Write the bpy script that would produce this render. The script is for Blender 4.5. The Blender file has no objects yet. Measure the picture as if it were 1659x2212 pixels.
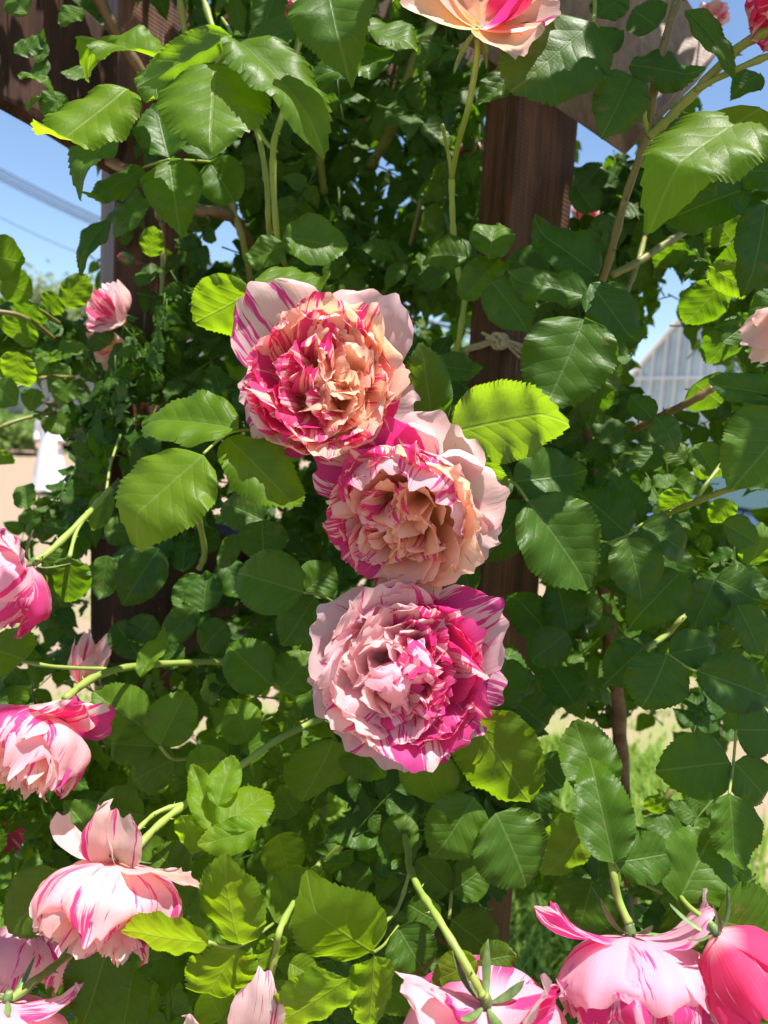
import bpy, bmesh, math, random
from mathutils import Vector, Matrix, noise
SC = bpy.context.scene
COL = SC.collection
R_ = math.radians
rnd = random.Random(11)

# ------------------------------------------------------------------ camera, sky, sun, exposure
PITCH, ROLL, F = R_(6.6), R_(3.4), 1597.0          # F: focal length in the 1659 x 2212 reading grid of the photo
CAM = Vector((0, 0, 1.5))
fw = Vector((0, math.cos(PITCH), -math.sin(PITCH)))
u0 = Vector((0, math.sin(PITCH), math.cos(PITCH))); r0 = Vector((1, 0, 0))
UP = u0 * math.cos(ROLL) - r0 * math.sin(ROLL)
RT = r0 * math.cos(ROLL) + u0 * math.sin(ROLL)
BK = -fw
cam = bpy.data.cameras.new('camera'); co = bpy.data.objects.new('camera', cam); COL.objects.link(co)
co.matrix_world = Matrix(((RT.x, UP.x, BK.x, 0), (RT.y, UP.y, BK.y, 0), (RT.z, UP.z, BK.z, CAM.z), (0, 0, 0, 1)))
cam.sensor_fit = 'VERTICAL'; cam.sensor_height = 36; cam.lens = 26
cam.clip_start = 0.02; cam.clip_end = 3000
cam.dof.use_dof = True; cam.dof.focus_distance = 0.53; cam.dof.aperture_fstop = 7.5
SC.camera = co
SUN = Vector((0.22, -0.15, 0.96)).normalized()
EL, AZ = math.asin(SUN.z), math.atan2(SUN.x, SUN.y)
w = bpy.data.worlds.new('World'); SC.world = w; w.use_nodes = True
nt = w.node_tree; bg = nt.nodes['Background']
sky = nt.nodes.new('ShaderNodeTexSky'); sky.sky_type = 'NISHITA'; sky.sun_disc = False
sky.sun_elevation = EL; sky.sun_rotation = AZ; sky.air_density = 1.0; sky.dust_density = 0.25; sky.ozone_density = 3.0
nt.links.new(sky.outputs[0], bg.inputs[0]); bg.inputs[1].default_value = 0.088
sl = bpy.data.lights.new('sun', 'SUN'); sl.energy = 5.0; sl.angle = R_(0.53); sl.color = (1, 0.95, 0.87)
so = bpy.data.objects.new('sun', sl); COL.objects.link(so)
so.rotation_euler = SUN.to_track_quat('Z', 'Y').to_euler()
SC.view_settings.view_transform = 'Standard'; SC.view_settings.look = 'None'
SC.view_settings.exposure = 1.2; SC.view_settings.gamma = 1.0
SC.cycles.max_bounces = 10; SC.cycles.transmission_bounces = 8; SC.cycles.diffuse_bounces = 6
SC.cycles.use_denoising = True

def at(px, py, d):
    """point at depth d (metres along the view axis) seen at reading-grid position px, py"""
    return CAM + fw * d + RT * ((px - 829.5) * d / F) + UP * ((1106 - py) * d / F)
def proj(p):
    q = p - CAM; d = q.dot(fw)
    return 829.5 + q.dot(RT) / d * F, 1106 - q.dot(UP) / d * F, d

# ------------------------------------------------------------------ object helpers
def tag(o, label=None, cat=None, group=None, kind=None):
    if label: o['label'] = label
    if cat: o['category'] = cat
    if group: o['group'] = group
    if kind: o['kind'] = kind
    return o
def empty(name, loc, label=None, cat=None, group=None):
    o = bpy.data.objects.new(name, None); COL.objects.link(o)
    o.location = loc; o.empty_display_size = 0.05
    o['_w'] = 0; del o['_w']
    return tag(o, label, cat, group)
def link(name, me, parent=None, M=None, mat=None):
    """M: world matrix; the parent is an unrotated Empty or identity mesh"""
    if mat is not None and not me.materials: me.materials.append(mat)
    o = bpy.data.objects.new(name, me); COL.objects.link(o)
    M = M if M is not None else Matrix.Identity(4)
    if parent is not None:
        o.parent = parent
        PW = parent.matrix_basis if parent.parent is None else parent.parent.matrix_basis @ parent.matrix_basis
        M = PW.inverted() @ M
    o.matrix_basis = M
    return o
def mesh(name, vs, fs, uvs=None, smooth=True, tint=None):
    me = bpy.data.meshes.new(name); me.from_pydata(vs, [], fs)
    if smooth: me.polygons.foreach_set('use_smooth', [True] * len(me.polygons))
    if uvs:
        l = me.uv_layers.new(name='UVMap')
        vi = [0] * len(me.loops); me.loops.foreach_get('vertex_index', vi)
        flat = []
        for i in vi: flat += uvs[i]
        l.data.foreach_set('uv', flat)
    if tint:
        a = me.attributes.new('tint', 'FLOAT', 'POINT'); a.data.foreach_set('value', tint)
    me.update()
    return me
class MB:
    def __init__(s): s.v = []; s.f = []
    def box(s, c, size, rz=0.0, M=None):
        n = len(s.v)
        for z in (-.5, .5):
            for y in (-.5, .5):
                for x in (-.5, .5):
                    p = Vector((x * size[0], y * size[1], z * size[2]))
                    if M is not None: p = M @ p
                    elif rz: p = Matrix.Rotation(rz, 3, 'Z') @ p
                    s.v.append(Vector(c) + p)
        s.f += [tuple(n + i for i in q) for q in ((0, 2, 3, 1), (4, 5, 7, 6), (0, 1, 5, 4), (2, 6, 7, 3), (0, 4, 6, 2), (1, 3, 7, 5))]
    def tube(s, pts, rad, n=8, cap=True):
        pts = [Vector(p) for p in pts]; base = len(s.v); ref = None
        for i, p in enumerate(pts):
            t = (pts[min(i + 1, len(pts) - 1)] - pts[max(i - 1, 0)]).normalized()
            if ref is None: ref = t.orthogonal().normalized()
            ref = (ref - t * ref.dot(t)).normalized(); b = t.cross(ref)
            r = rad[i] if isinstance(rad, (list, tuple)) else rad
            for k in range(n):
                a = 2 * math.pi * k / n
                s.v.append(p + (ref * math.cos(a) + b * math.sin(a)) * r)
        for i in range(len(pts) - 1):
            for k in range(n):
                a, b2 = base + i * n + k, base + i * n + (k + 1) % n
                s.f.append((a, b2, b2 + n, a + n))
        if cap:
            s.f.append(tuple(base + k for k in reversed(range(n))))
            e = base + (len(pts) - 1) * n; s.f.append(tuple(e + k for k in range(n)))
    def prism(s, pts, vec):
        n = len(pts); b = len(s.v)
        s.v += [Vector(p) for p in pts] + [Vector(p) + vec for p in pts]
        s.f.append(tuple(b + i for i in range(n))); s.f.append(tuple(b + n + i for i in reversed(range(n))))
        for i in range(n):
            j = (i + 1) % n; s.f.append((b + i, b + n + i, b + n + j, b + j))
    def build(s, name, mat, parent=None, smooth=False, bevel=0, M=None):
        me = mesh(name, s.v, s.f, smooth=smooth)
        bm = bmesh.new(); bm.from_mesh(me); bmesh.ops.recalc_face_normals(bm, faces=bm.faces)
        if bevel: bmesh.ops.bevel(bm, geom=list(bm.edges), offset=bevel, segments=2, affect='EDGES', profile=0.6)
        bm.to_mesh(me); bm.free()
        return link(name, me, parent, M, mat)
def smooth_path(pts, k=6):
    P = [Vector(p) for p in pts]
    if len(P) < 3: return [P[0].lerp(P[-1], i / k) for i in range(k + 1)]
    out = []
    for i in range(len(P) - 1):
        a, b, c, d = P[max(i - 1, 0)], P[i], P[i + 1], P[min(i + 2, len(P) - 1)]
        for j in range(k):
            t = j / k
            out.append(0.5 * ((2 * b) + (c - a) * t + (2 * a - 5 * b + 4 * c - d) * t * t + (3 * b - a - 3 * c + d) * t ** 3))
    out.append(P[-1]); return out

# ------------------------------------------------------------------ materials
class N:
    """small node-graph builder"""
    def __init__(s, name):
        s.m = bpy.data.materials.new(name); s.m.use_nodes = True
        s.t = s.m.node_tree; s.t.nodes.clear()
        s.out = s.t.nodes.new('ShaderNodeOutputMaterial')
    def n(s, typ, **kw):
        x = s.t.nodes.new('ShaderNode' + typ)
        for k, v in kw.items(): setattr(x, k, v)
        return x
    def set(s, node, key, v):
        i = node.inputs[key]
        if hasattr(v, 'is_output') or isinstance(v, bpy.types.NodeSocket): s.t.links.new(v, i)
        else:
            if i.type == 'RGBA' and len(v) == 3: v = (*v, 1)
            i.default_value = v
    def math(s, op, a, b=None, c=None, clamp=False):
        x = s.n('Math', operation=op, use_clamp=clamp)
        for i, v in enumerate((a, b, c)):
            if v is not None: s.set(x, i, v)
        return x.outputs[0]
    def mix(s, f, a, b):
        x = s.n('Mix', data_type='RGBA'); s.set(x, 0, f); s.set(x, 6, a); s.set(x, 7, b); return x.outputs[2]
    def noise(s, vec, scale, detail=3, rough=0.55, dist=0.0):
        x = s.n('TexNoise'); s.set(x, 'Vector', vec); s.set(x, 'Scale', scale); s.set(x, 'Detail', detail)
        s.set(x, 'Roughness', rough); s.set(x, 'Distortion', dist); return x.outputs[0]
    def ramp(s, f, lo, hi):
        x = s.n('MapRange', interpolation_type='SMOOTHSTEP'); s.set(x, 0, f); s.set(x, 1, lo); s.set(x, 2, hi); return x.outputs[0]
    def xyz(s, a, b, c):
        x = s.n('CombineXYZ'); s.set(x, 0, a); s.set(x, 1, b); s.set(x, 2, c); return x.outputs[0]
    def sep(s, v):
        x = s.n('SeparateXYZ'); s.set(x, 0, v); return x.outputs
    def bump(s, h, strength, dist):
        x = s.n('Bump'); s.set(x, 'Height', h); s.set(x, 'Strength', strength); s.set(x, 'Distance', dist); return x.outputs[0]
    def bsdf(s, col, rough=0.5, spec=0.5, normal=None, **kw):
        x = s.n('BsdfPrincipled'); s.set(x, 'Base Color', col); s.set(x, 'Roughness', rough); s.set(x, 'Specular IOR Level', spec)
        if normal is not None: s.set(x, 'Normal', normal)
        for k, v in kw.items(): s.set(x, k, v)
        return x.outputs[0]
    def done(s, sh):
        s.t.links.new(sh, s.out.inputs[0]); return s.m
def plain(name, col, rough=0.6, spec=0.4, nscale=0, namp=0.25, bump=0.0, bdist=0.002, metal=0.0):
    g = N(name); tc = g.n('TexCoord').outputs['Object']
    c = (*col, 1); nrm = None
    if nscale:
        f = g.noise(tc, nscale, 5)
        c = g.mix(g.ramp(f, .3, .7), tuple(x * (1 - namp) for x in col), tuple(min(1, x * (1 + namp)) for x in col))
        if bump: nrm = g.bump(g.noise(tc, nscale * 3, 4), bump, bdist)
    return g.done(g.bsdf(c, rough, spec, nrm, Metallic=metal))

def leaf_material():
    g = N('rose_leaf'); uv = g.sep(g.n('UVMap').outputs[0])
    info = g.n('ObjectInfo'); oc = g.sep(info.outputs['Color'])
    ta = g.n('Attribute', attribute_name='tint').outputs['Fac']
    young = g.math('ADD', oc[0], ta, clamp=True)
    pos = g.n('NewGeometry').outputs['Position']
    au = g.math('ABSOLUTE', g.math('MULTIPLY', g.math('SUBTRACT', uv[0], 0.5), 2.0))
    mid = g.math('SUBTRACT', 1.0, g.ramp(au, 0.012, 0.045))
    wob = g.math('MULTIPLY', g.math('SUBTRACT', g.noise(g.xyz(uv[0], uv[1], oc[2]), 5, 2), 0.5), 0.5)
    ph = g.math('ADD', g.math('SUBTRACT', g.math('MULTIPLY', uv[1], 7.0), g.math('MULTIPLY', g.math('POWER', au, 0.85), 2.3)), wob)
    fr = g.math('FRACT', ph)
    tri = g.math('ABSOLUTE', g.math('SUBTRACT', fr, 0.5))            # 0.5 at a vein
    side = g.math('MULTIPLY', g.ramp(tri, 0.45, 0.495), g.ramp(au, 1.0, 0.35))
    vein = g.math('MAXIMUM', mid, g.math('MULTIPLY', side, 0.55))
    vor = g.n('TexVoronoi', feature='DISTANCE_TO_EDGE'); g.set(vor, 'Vector', g.xyz(uv[0], g.math('MULTIPLY', uv[1], 1.4), 0.0)); g.set(vor, 'Scale', 26)
    net = g.math('SUBTRACT', 1.0, g.ramp(vor.outputs[0], 0.0, 0.09))
    mott = g.noise(pos, 45, 4)
    dark = g.mix(mott, (0.018, 0.058, 0.005), (0.038, 0.098, 0.008))
    lite = g.mix(mott, (0.10, 0.19, 0.008), (0.155, 0.27, 0.012))
    top = g.mix(young, dark, lite)
    top = g.mix(g.math('MULTIPLY', g.ramp(g.noise(pos, 7, 3), .5, .72), .35), top, (0.10, 0.13, 0.015))
    top = g.mix(g.math('MULTIPLY', vein, 0.55), top, g.mix(young, (0.10, 0.17, 0.045), (0.22, 0.33, 0.07)))
    under = g.mix(young, (0.070, 0.125, 0.055), (0.13, 0.22, 0.06))
    under = g.mix(g.math('MULTIPLY', vein, 0.6), under, (0.26, 0.36, 0.13))
    brown = g.math('MULTIPLY', g.ramp(g.noise(pos, 55, 4), 0.66, 0.70), 0.9)
    bf = g.n('NewGeometry').outputs['Backfacing']
    col = g.mix(bf, top, under)
    col = g.mix(g.math('MULTIPLY', brown, 0.55), col, (0.16, 0.11, 0.035))
    h = g.math('ADD', g.math('MULTIPLY', g.math('SUBTRACT', 1.0, g.math('POWER', g.math('MULTIPLY', tri, 2.0), 2.5)), 0.8), g.math('MULTIPLY', g.noise(g.xyz(uv[0], uv[1], oc[2]), 9, 3), 1.1))
    h = g.math('SUBTRACT', h, g.math('ADD', g.math('MULTIPLY', mid, 0.9), g.math('MULTIPLY', net, 0.16)))
    nrm = g.bump(h, 0.4, 0.0008)
    rough = g.math('ADD', g.math('MULTIPLY', bf, 0.22), g.math('ADD', 0.33, g.math('MULTIPLY', g.noise(pos, 30, 2), 0.22)))
    p = g.bsdf(col, rough, 0.27, nrm)
    t = g.n('BsdfTranslucent')
    tcol = g.mix(young, (0.09, 0.27, 0.004), (0.38, 0.60, 0.008))
    tcol = g.mix(g.math('MULTIPLY', vein, 0.45), tcol, (0.42, 0.55, 0.08))
    g.set(t, 'Color', tcol); g.set(t, 'Normal', nrm)
    ms = g.n('MixShader'); g.set(ms, 0, g.math('ADD', 0.33, g.math('MULTIPLY', young, 0.27))); g.set(ms, 1, p); g.set(ms, 2, t.outputs[0])
    return g.done(ms.outputs[0])
def petal_material():
    # object colour: r = share of magenta stripes, g = apricot, b = seed, alpha = lilac tone of the magenta
    g = N('rose_petal'); uv = g.sep(g.n('UVMap').outputs[0]); info = g.n('ObjectInfo')
    oc = g.sep(info.outputs['Color']); al = info.outputs['Alpha']
    seed = g.math('MULTIPLY', oc[2], 71.0)
    big = g.noise(g.xyz(g.math('ADD', g.math('MULTIPLY', uv[0], 5.2), seed), g.math('MULTIPLY', uv[1], 0.75), seed), 1.0, 2, 0.5, 0.35)
    fine = g.noise(g.xyz(g.math('ADD', g.math('MULTIPLY', uv[0], 34.0), seed), g.math('MULTIPLY', uv[1], 1.7), seed), 1.0, 3, 0.6)
    fleck = g.noise(g.xyz(g.math('ADD', g.math('MULTIPLY', uv[0], 9.0), seed), g.math('MULTIPLY', uv[1], 3.0), seed), 1.0, 2)
    s = g.math('ADD', g.math('MULTIPLY', big, 0.64), g.math('MULTIPLY', fine, 0.36))
    thr = g.math('SUBTRACT', 0.70, g.math('MULTIPLY', oc[0], 0.42))
    m1 = g.ramp(s, thr, g.math('ADD', thr, 0.03))
    m2 = g.math('MULTIPLY', g.ramp(g.math('ADD', g.math('MULTIPLY', fleck, 0.6), g.math('MULTIPLY', fine, 0.4)), g.math('SUBTRACT', 0.66, g.math('MULTIPLY', oc[0], 0.10)), 0.70), 0.8)
    mag = g.math('MAXIMUM', m1, m2)
    mag = g.math('MULTIPLY', mag, g.ramp(uv[1], 0.05, 0.35))
    soft = g.noise(g.xyz(g.math('MULTIPLY', uv[0], 2.0), uv[1], seed), 2.0, 2)
    ap = g.math('MULTIPLY', oc[1], g.math('ADD', 0.45, g.math('ADD', g.math('MULTIPLY', g.math('SUBTRACT', 1.0, uv[1]), 0.75), g.math('MULTIPLY', g.math('SUBTRACT', soft, 0.5), 0.6))), clamp=True)
    pale = g.mix(soft, (0.88, 0.50, 0.63), (0.91, 0.76, 0.74))
    base = g.mix(ap, pale, (0.97, 0.60, 0.25))
    base = g.mix(g.math('MULTIPLY', g.ramp(uv[1], 0.45, 0.0), g.math('MULTIPLY', oc[1], 0.9)), base, (0.96, 0.52, 0.12))
    magc = g.mix(al, (0.74, 0.015, 0.15), (0.62, 0.03, 0.36))
    magc = g.mix(g.math('MULTIPLY', fine, 0.25), magc, (0.80, 0.14, 0.38))
    col = g.mix(g.math('MULTIPLY', mag, 0.93), base, magc)
    bf = g.n('NewGeometry').outputs['Backfacing']
    back = g.mix(g.math('MULTIPLY', mag, 0.92), g.mix(oc[1], (0.88, 0.54, 0.70), (0.91, 0.75, 0.66)), magc)
    col = g.mix(bf, col, back)
    ridge = g.noise(g.xyz(g.math('ADD', g.math('MULTIPLY', uv[0], 34.0), seed), g.math('MULTIPLY', uv[1], 2.0), seed), 1.0, 2)
    nrm = g.bump(ridge, 0.35, 0.0008)
    p = g.bsdf(col, 0.55, 0.22, nrm)
    g.set(p.node, 'Sheen Weight', 0.12)
    t = g.n('BsdfTranslucent'); g.set(t, 'Color', g.mix(mag, g.mix(ap, (0.93, 0.60, 0.64), (0.96, 0.58, 0.22)), (0.84, 0.03, 0.22))); g.set(t, 'Normal', nrm)
    ms = g.n('MixShader'); g.set(ms, 0, 0.60); g.set(ms, 1, p); g.set(ms, 2, t.outputs[0])
    return g.done(ms.outputs[0])
def wood_material(name, c1, c2, saw=1.0):
    g = N(name); tc = g.n('TexCoord').outputs['Object']; x = g.sep(tc)
    gr = g.noise(g.xyz(g.math('MULTIPLY', x[0], 1.0), g.math('MULTIPLY', x[1], 1.0), g.math('MULTIPLY', x[2], 0.035)), 260, 4, 0.65)
    mid = g.noise(g.xyz(x[0], x[1], g.math('MULTIPLY', x[2], 0.12)), 34, 4, 0.6)
    sw = g.n('TexWave', wave_type='BANDS', bands_direction='Z'); g.set(sw, 'Vector', g.xyz(x[0], x[1], g.math('ADD', x[2], g.math('MULTIPLY', g.math('ADD', x[0], x[1]), 0.35))))
    g.set(sw, 'Scale', 62); g.set(sw, 'Distortion', 2.5); g.set(sw, 'Detail', 2)
    col = g.mix(g.ramp(gr, .35, .65), c1, c2)
    col = g.mix(g.ramp(mid, .3, .75), col, tuple(v * 0.45 for v in c1))
    col = g.mix(g.math('MULTIPLY', g.math('MULTIPLY', sw.outputs[1], g.ramp(mid, .2, .7)), 0.5 * saw), col, tuple(v * 0.35 for v in c1))
    scr = g.noise(g.xyz(g.math('MULTIPLY', x[0], 1.0), x[1], g.math('MULTIPLY', x[2], 0.02)), 420, 2)
    patch = g.ramp(g.noise(tc, 16, 2), .48, .62)
    col = g.mix(g.math('MULTIPLY', g.math('MULTIPLY', g.ramp(scr, .66, .72), patch), 0.75), col, (0.42, 0.30, 0.22))
    h = g.math('ADD', gr, g.math('MULTIPLY', sw.outputs[1], 0.3 * saw))
    vo = g.n('TexVoronoi'); g.set(vo, 'Vector', g.xyz(x[0], x[1], g.math('MULTIPLY', x[2], .55))); g.set(vo, 'Scale', 7.0)
    kn = g.math('SUBTRACT', 1.0, g.ramp(g.math('ADD', vo.outputs['Distance'], g.math('MULTIPLY', mid, .06)), .07, .13))
    col = g.mix(g.math('MULTIPLY', kn, .8), col, tuple(v * .22 for v in c1))
    return g.done(g.bsdf(col, 0.55, 0.35, g.bump(h, 0.45, 0.0012)))
def stem_material():
    g = N('rose_cane'); pos = g.n('NewGeometry').outputs['Position']; oc = g.sep(g.n('ObjectInfo').outputs['Color'])
    f = g.noise(pos, 60, 4)
    green = g.mix(f, (0.17, 0.25, 0.04), (0.28, 0.36, 0.07))
    red = g.mix(f, (0.085, 0.040, 0.022), (0.17, 0.075, 0.045))
    c = g.mix(oc[0], green, red)
    c = g.mix(g.ramp(g.noise(pos, 170, 3), .62, .72), c, g.mix(0.5, c, (0.28, 0.26, 0.14)))
    return g.done(g.bsdf(c, 0.45, 0.4, g.bump(g.noise(pos, 210, 3), 0.25, 0.0008), **{'Subsurface Weight': 0.0}))
M_LEAF, M_PETAL, M_STEM = leaf_material(), petal_material(), stem_material()
M_WOOD = wood_material('stained_wood', (0.125, 0.052, 0.028), (0.215, 0.092, 0.050))
M_WOOD_SHADE = wood_material('shaded_stained_wood', (0.055, 0.022, 0.014), (0.095, 0.038, 0.024), 0.3)  # stained wood darkened: the brace's shade is put into the colour; rail shares it
M_WOODL = wood_material('weathered_wood', (0.25, 0.165, 0.135), (0.34, 0.23, 0.19), 0.2)

# ------------------------------------------------------------------ leaf shapes
def leaf_blade(seed, nt=17, cols=4, fold=0.3, curl=0.15, wave=0.05, base_w=0.55, tipcurl=0.0, side=0.0, sharp=1.0):
    """unit leaf blade: length 1 along Y, full width about 1 across X, upper side +Z"""
    r = random.Random(seed); ph = r.uniform(0, 6)
    st = [(0.0, 0.0)]
    def hw(v): return 0.5 * ((v / base_w) ** 0.50 * ((1 - v) / (1 - base_w)) ** (0.50 * (1 - base_w) / base_w * sharp * (1.0 if v < .93 else 1.12))) if 0 < v < 1 else 0
    for k in range(nt):
        a, b = (k + 0.82) / nt, (k + 1.0) / nt
        a = a ** 1.0
        st.append((a, 0.016 + 0.012 * r.random())); st.append((b, 0.0))
    vs, uvs, fs = [], [], []
    n = cols * 2 + 1
    for v, th in st:
        for j in range(n):
            u = (j - cols) / cols
            h = hw(min(v, 0.9999)); e = abs(u)
            x = u * (h + (th if e > 0.99 else 0) * min(1, h * 6))
            y = v + (0.018 if (e > .99 and th) else 0)
            if v > 0.9: y += (v - 0.9) * 0.35
            z = fold * abs(x) * (1 - 0.35 * v) - curl * v * v + tipcurl * max(0, v - 0.8) ** 2 * 12
            z += wave * math.sin(v * 10 + ph + (2 if u > 0 else 0)) * e * e + 0.02 * math.sin(v * 23 + ph * 2) * e
            z -= 0.10 * e * e * abs(x) * 2
            x += side * v * v
            vs.append(Vector((x, y, z))); uvs.append((0.5 + 0.5 * u * min(1, h * 2), v))
    for i in range(len(st) - 1):
        for j in range(n - 1):
            a = i * n + j; fs.append((a, a + 1, a + n + 1, a + n))
    return vs, fs, uvs
BLADES = []
for i in range(18):
    r = random.Random(100 + i)
    BLADES.append(mesh('leaf', *leaf_blade(i, r.choice((19, 21, 24)), 5, r.uniform(.12, .5), r.uniform(-.02, .22), r.uniform(.02, .07), r.uniform(.40, .50), r.uniform(-1, 1) * .8, r.uniform(-.07, .07))))
    BLADES[-1].materials.append(M_LEAF)
for i in range(5):                                                  # flatter blades for the leaves the sun shines through
    r = random.Random(300 + i)
    BLADES.append(mesh('leaf', *leaf_blade(40 + i, r.choice((20, 22, 25)), 5, r.uniform(.08, .18), r.uniform(-.02, .08), .014, r.uniform(.42, .50), r.uniform(-1, .6), r.uniform(-.05, .05))))
    BLADES[-1].materials.append(M_LEAF)
def add_part(V, Fa, U, vs, fs, uvs, M):
    b = len(V); V += [M @ v for v in vs]; Fa += [tuple(b + i for i in f) for f in fs]; U += uvs
def compound(seed, nleaf=5, nt=10, cols=2):
    """unit compound leaf along Y with its stalk"""
    r = random.Random(seed); V, Fa, U = [], [], []
    mb = MB(); sag = r.uniform(.0, .12)
    def rp(t): return Vector((0.03 * math.sin(t * 3 + seed), t, -sag * t * t))
    mb.tube([rp(t) for t in (0, .2, .4, .62)], [.011, .009, .008, .006], 5)
    add_part(V, Fa, U, mb.v, mb.f, [(0.5, 0.5)] * len(mb.v), Matrix.Identity(4))
    L = []
    L.append((0.60, 0, 0.46))
    for t, s in ((0.50, .40), (0.24, .33), (0.08, .26))[: (nleaf - 1) // 2]:
        for sd in (-1, 1): L.append((t + r.uniform(-.02, .02), sd * R_(r.uniform(58, 82)), s * r.uniform(.85, 1.1)))
    for t, a, s in L:
        bl = leaf_blade(r.random(), nt, cols, r.uniform(.1, .5), r.uniform(0, .25), .05, r.uniform(.36, .46), r.uniform(-.6, .6), r.uniform(-.08, .08), 1.4)
        M = Matrix.Translation(rp(t)) @ Matrix.Rotation(a * -1, 4, 'Z') @ Matrix.Rotation(r.uniform(-.5, .5), 4, 'Y') @ Matrix.Rotation(r.uniform(-.45, .2), 4, 'X') @ Matrix.Diagonal((s * r.uniform(.56, .74), s, s, 1))
        add_part(V, Fa, U, *bl, M)
    return V, Fa, U
COMP = [compound(500 + i, 7 if i % 4 == 0 else 5) for i in range(9)]
COMPM = [mesh('leaf', *c) for c in COMP]
for m in COMPM: m.materials.append(M_LEAF)

# ------------------------------------------------------------------ the rose plants (one per place it climbs)
PLANTS = {}
def plant(key, loc, label):
    PLANTS[key] = dict(root=empty('climbing_rose', loc, label, 'rose bush', 'climbing roses trained on the pergola'), n=0, V=[], F=[], U=[], T=[])
plant('near', (0.30, 1.15, 0), 'climbing rose trained up the dark wooden post behind the three large striped blooms')
plant('right', (0.72, 1.05, 0), 'climbing rose with reddish brown canes around a thin stake, before the parked car')
plant('left', (-0.42, 1.25, 0), 'small leaved climbing rose growing up the pergola post beside the open sky')
plant('low', (-0.12, 1.05, 0), 'low bushy rose with bright young leaves below the curved wooden rail')
def which(px, py):
    if py > 1430 and px < 860: return 'low'
    if px > 1225: return 'right'
    if px < 430 and py < 1430: return 'left'
    return 'near'
LIT, SHADE = [], []
def frame_leaf(B, T, Wd, n):
    Y = T - B; L = Y.length; Y = Y / L
    n = (n - Y * n.dot(Y)).normalized(); X = Y.cross(n)
    return Matrix(((X.x * Wd, Y.x * L, n.x * L, B.x), (X.y * Wd, Y.y * L, n.y * L, B.y), (X.z * Wd, Y.z * L, n.z * L, B.z), (0, 0, 0, 1)))
TILT = {'G': 46, 'T': -33, 'D': 16, 'U': -30, 'B': 30}
def hero(bx, by, tx, ty, wpx, d, kind='D', young=0.15, flip=False, lit=None, tilt=None, blade=None):
    """one leaf that can be singled out; kind G glossy in sun, T lit from behind, B lit on its face, D in shade, U underside"""
    t = R_((TILT[kind] if tilt is None else tilt) + rnd.uniform(-5, 5))
    py_mid = (by + ty) / 2
    B = at(bx, by, d); dx, dy = (tx - bx) * d / F, (by - ty) * d / F
    L2 = math.hypot(dx, dy)
    dd = max(-1.0 * L2, min(1.0 * L2, dy * math.tan(t)))
    T = at(tx, ty, d + dd)
    yaw = R_(rnd.uniform(-14, 14))
    n = BK * math.cos(t) * math.cos(yaw) + UP * math.sin(t) + RT * math.sin(yaw)
    horiz = abs(dx) / max(L2, 1e-6)
    W = wpx * d / F / max(0.45, math.sqrt(1 - (math.sin(t) * horiz) ** 2)) * 1.12
    if kind == 'U' or flip: n = -n
    M = frame_leaf(B, T, W, n)
    k = which((bx + tx) / 2, (by + ty) / 2); p = PLANTS[k]
    bi = rnd.randrange(18) if blade is None else blade
    if kind == 'T': bi = 18 + rnd.randrange(5)
    o = link('leaf', BLADES[bi], p['root'], M)
    p['n'] += 1
    if k == 'low' or py_mid > 1480: young += .22 if k == 'low' else .10  # low leaves made yellower: their warm backlit tone is put into the colour
    o.color = (young + rnd.uniform(-.06, .10), 0, rnd.random(), 1)
    c = B.lerp(T, 0.5)
    if lit is None: lit = 1.0 if kind in 'GTBU' else 0.0
    (LIT if lit > 0 else SHADE).append((c, 0.5 * max((T - B).length, W) * (lit if lit else 1)))
    return o
H = []
# --- upper left, in the sun
H += [(345,128,180,66,104,.62,'G',.75),(278,192,114,328,126,.60,'G',.95),(268,278,150,372,78,.66,'G',.3),(465,140,456,293,205,.60,'G',.7,False,None,None,21),
      (505,84,706,216,118,.60,'G',.6),(500,76,322,170,66,.59,'U',.55),(332,140,342,214,74,.62,'B',.6),(755,58,902,92,100,.62,'G',.35),
      (852,118,672,172,96,.60,'D',.2),(705,-45,736,92,165,.56,'B',.3),(640,60,520,90,70,.66,'D',.3),(600,-20,560,70,70,.7,'D',.2),
      (366,342,335,226,106,.66,'D',.15),(367,348,383,462,112,.64,'D',.35),(310,362,190,440,60,.68,'B',.3),(455,350,508,432,90,.7,'D',.3),
      (450,346,430,275,84,.7,'D',.1),(318,432,238,492,58,.72,'D',.3),(236,476,158,560,44,.74,'D',.1),(610,512,747,528,100,.62,'D',.3),
      (616,528,532,566,66,.64,'D',.3),(552,602,712,622,92,.56,'G',.55),(546,628,428,702,112,.55,'T',.75),(325,555,330,492,44,.85,'T',.5),
      (300,620,347,560,40,.85,'D',.2)]
# --- left edge against the sky and ground
H += [(-25,548,42,572,82,.72,'T',.4),(0,600,68,637,64,.75,'T',.45),(140,662,184,596,52,.85,'T',.5),(75,655,40,700,52,.85,'T',.4),(95,700,60,660,44,.9,'T',.4),
      (60,690,20,740,70,.85,'T',.5),(40,760,35,840,70,.8,'T',.6),(130,640,95,670,44,.9,'T',.5),(60,1100,48,1036,46,.8,'D',.2),(100,905,150,925,44,.9,'D',.3),
      (80,840,60,880,44,.9,'D',.2),(-10,830,30,870,60,.8,'D',.2),(-10,970,15,1010,50,.8,'T',.5),(160,820,120,870,50,.95,'D',.3),(150,790,100,840,40,.95,'D',.1),
      (238,745,190,715,58,.86,'D',.05),(265,740,235,800,30,.86,'D',.05),(275,760,230,850,38,.86,'D',.1),(90,730,130,700,46,.9,'D',.05),(120,780,95,735,54,.9,'D',.05),
      (30,115,100,80,50,.70,'D',.1),(105,120,70,110,44,.70,'D',.1),(110,150,60,150,50,.70,'D',.1),(40,165,110,172,22,.69,'G',.4),(140,205,95,245,60,.70,'D',.2),(60,240,95,195,18,.69,'B',.4),(150,150,185,165,44,.69,'G',.2)]
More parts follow.
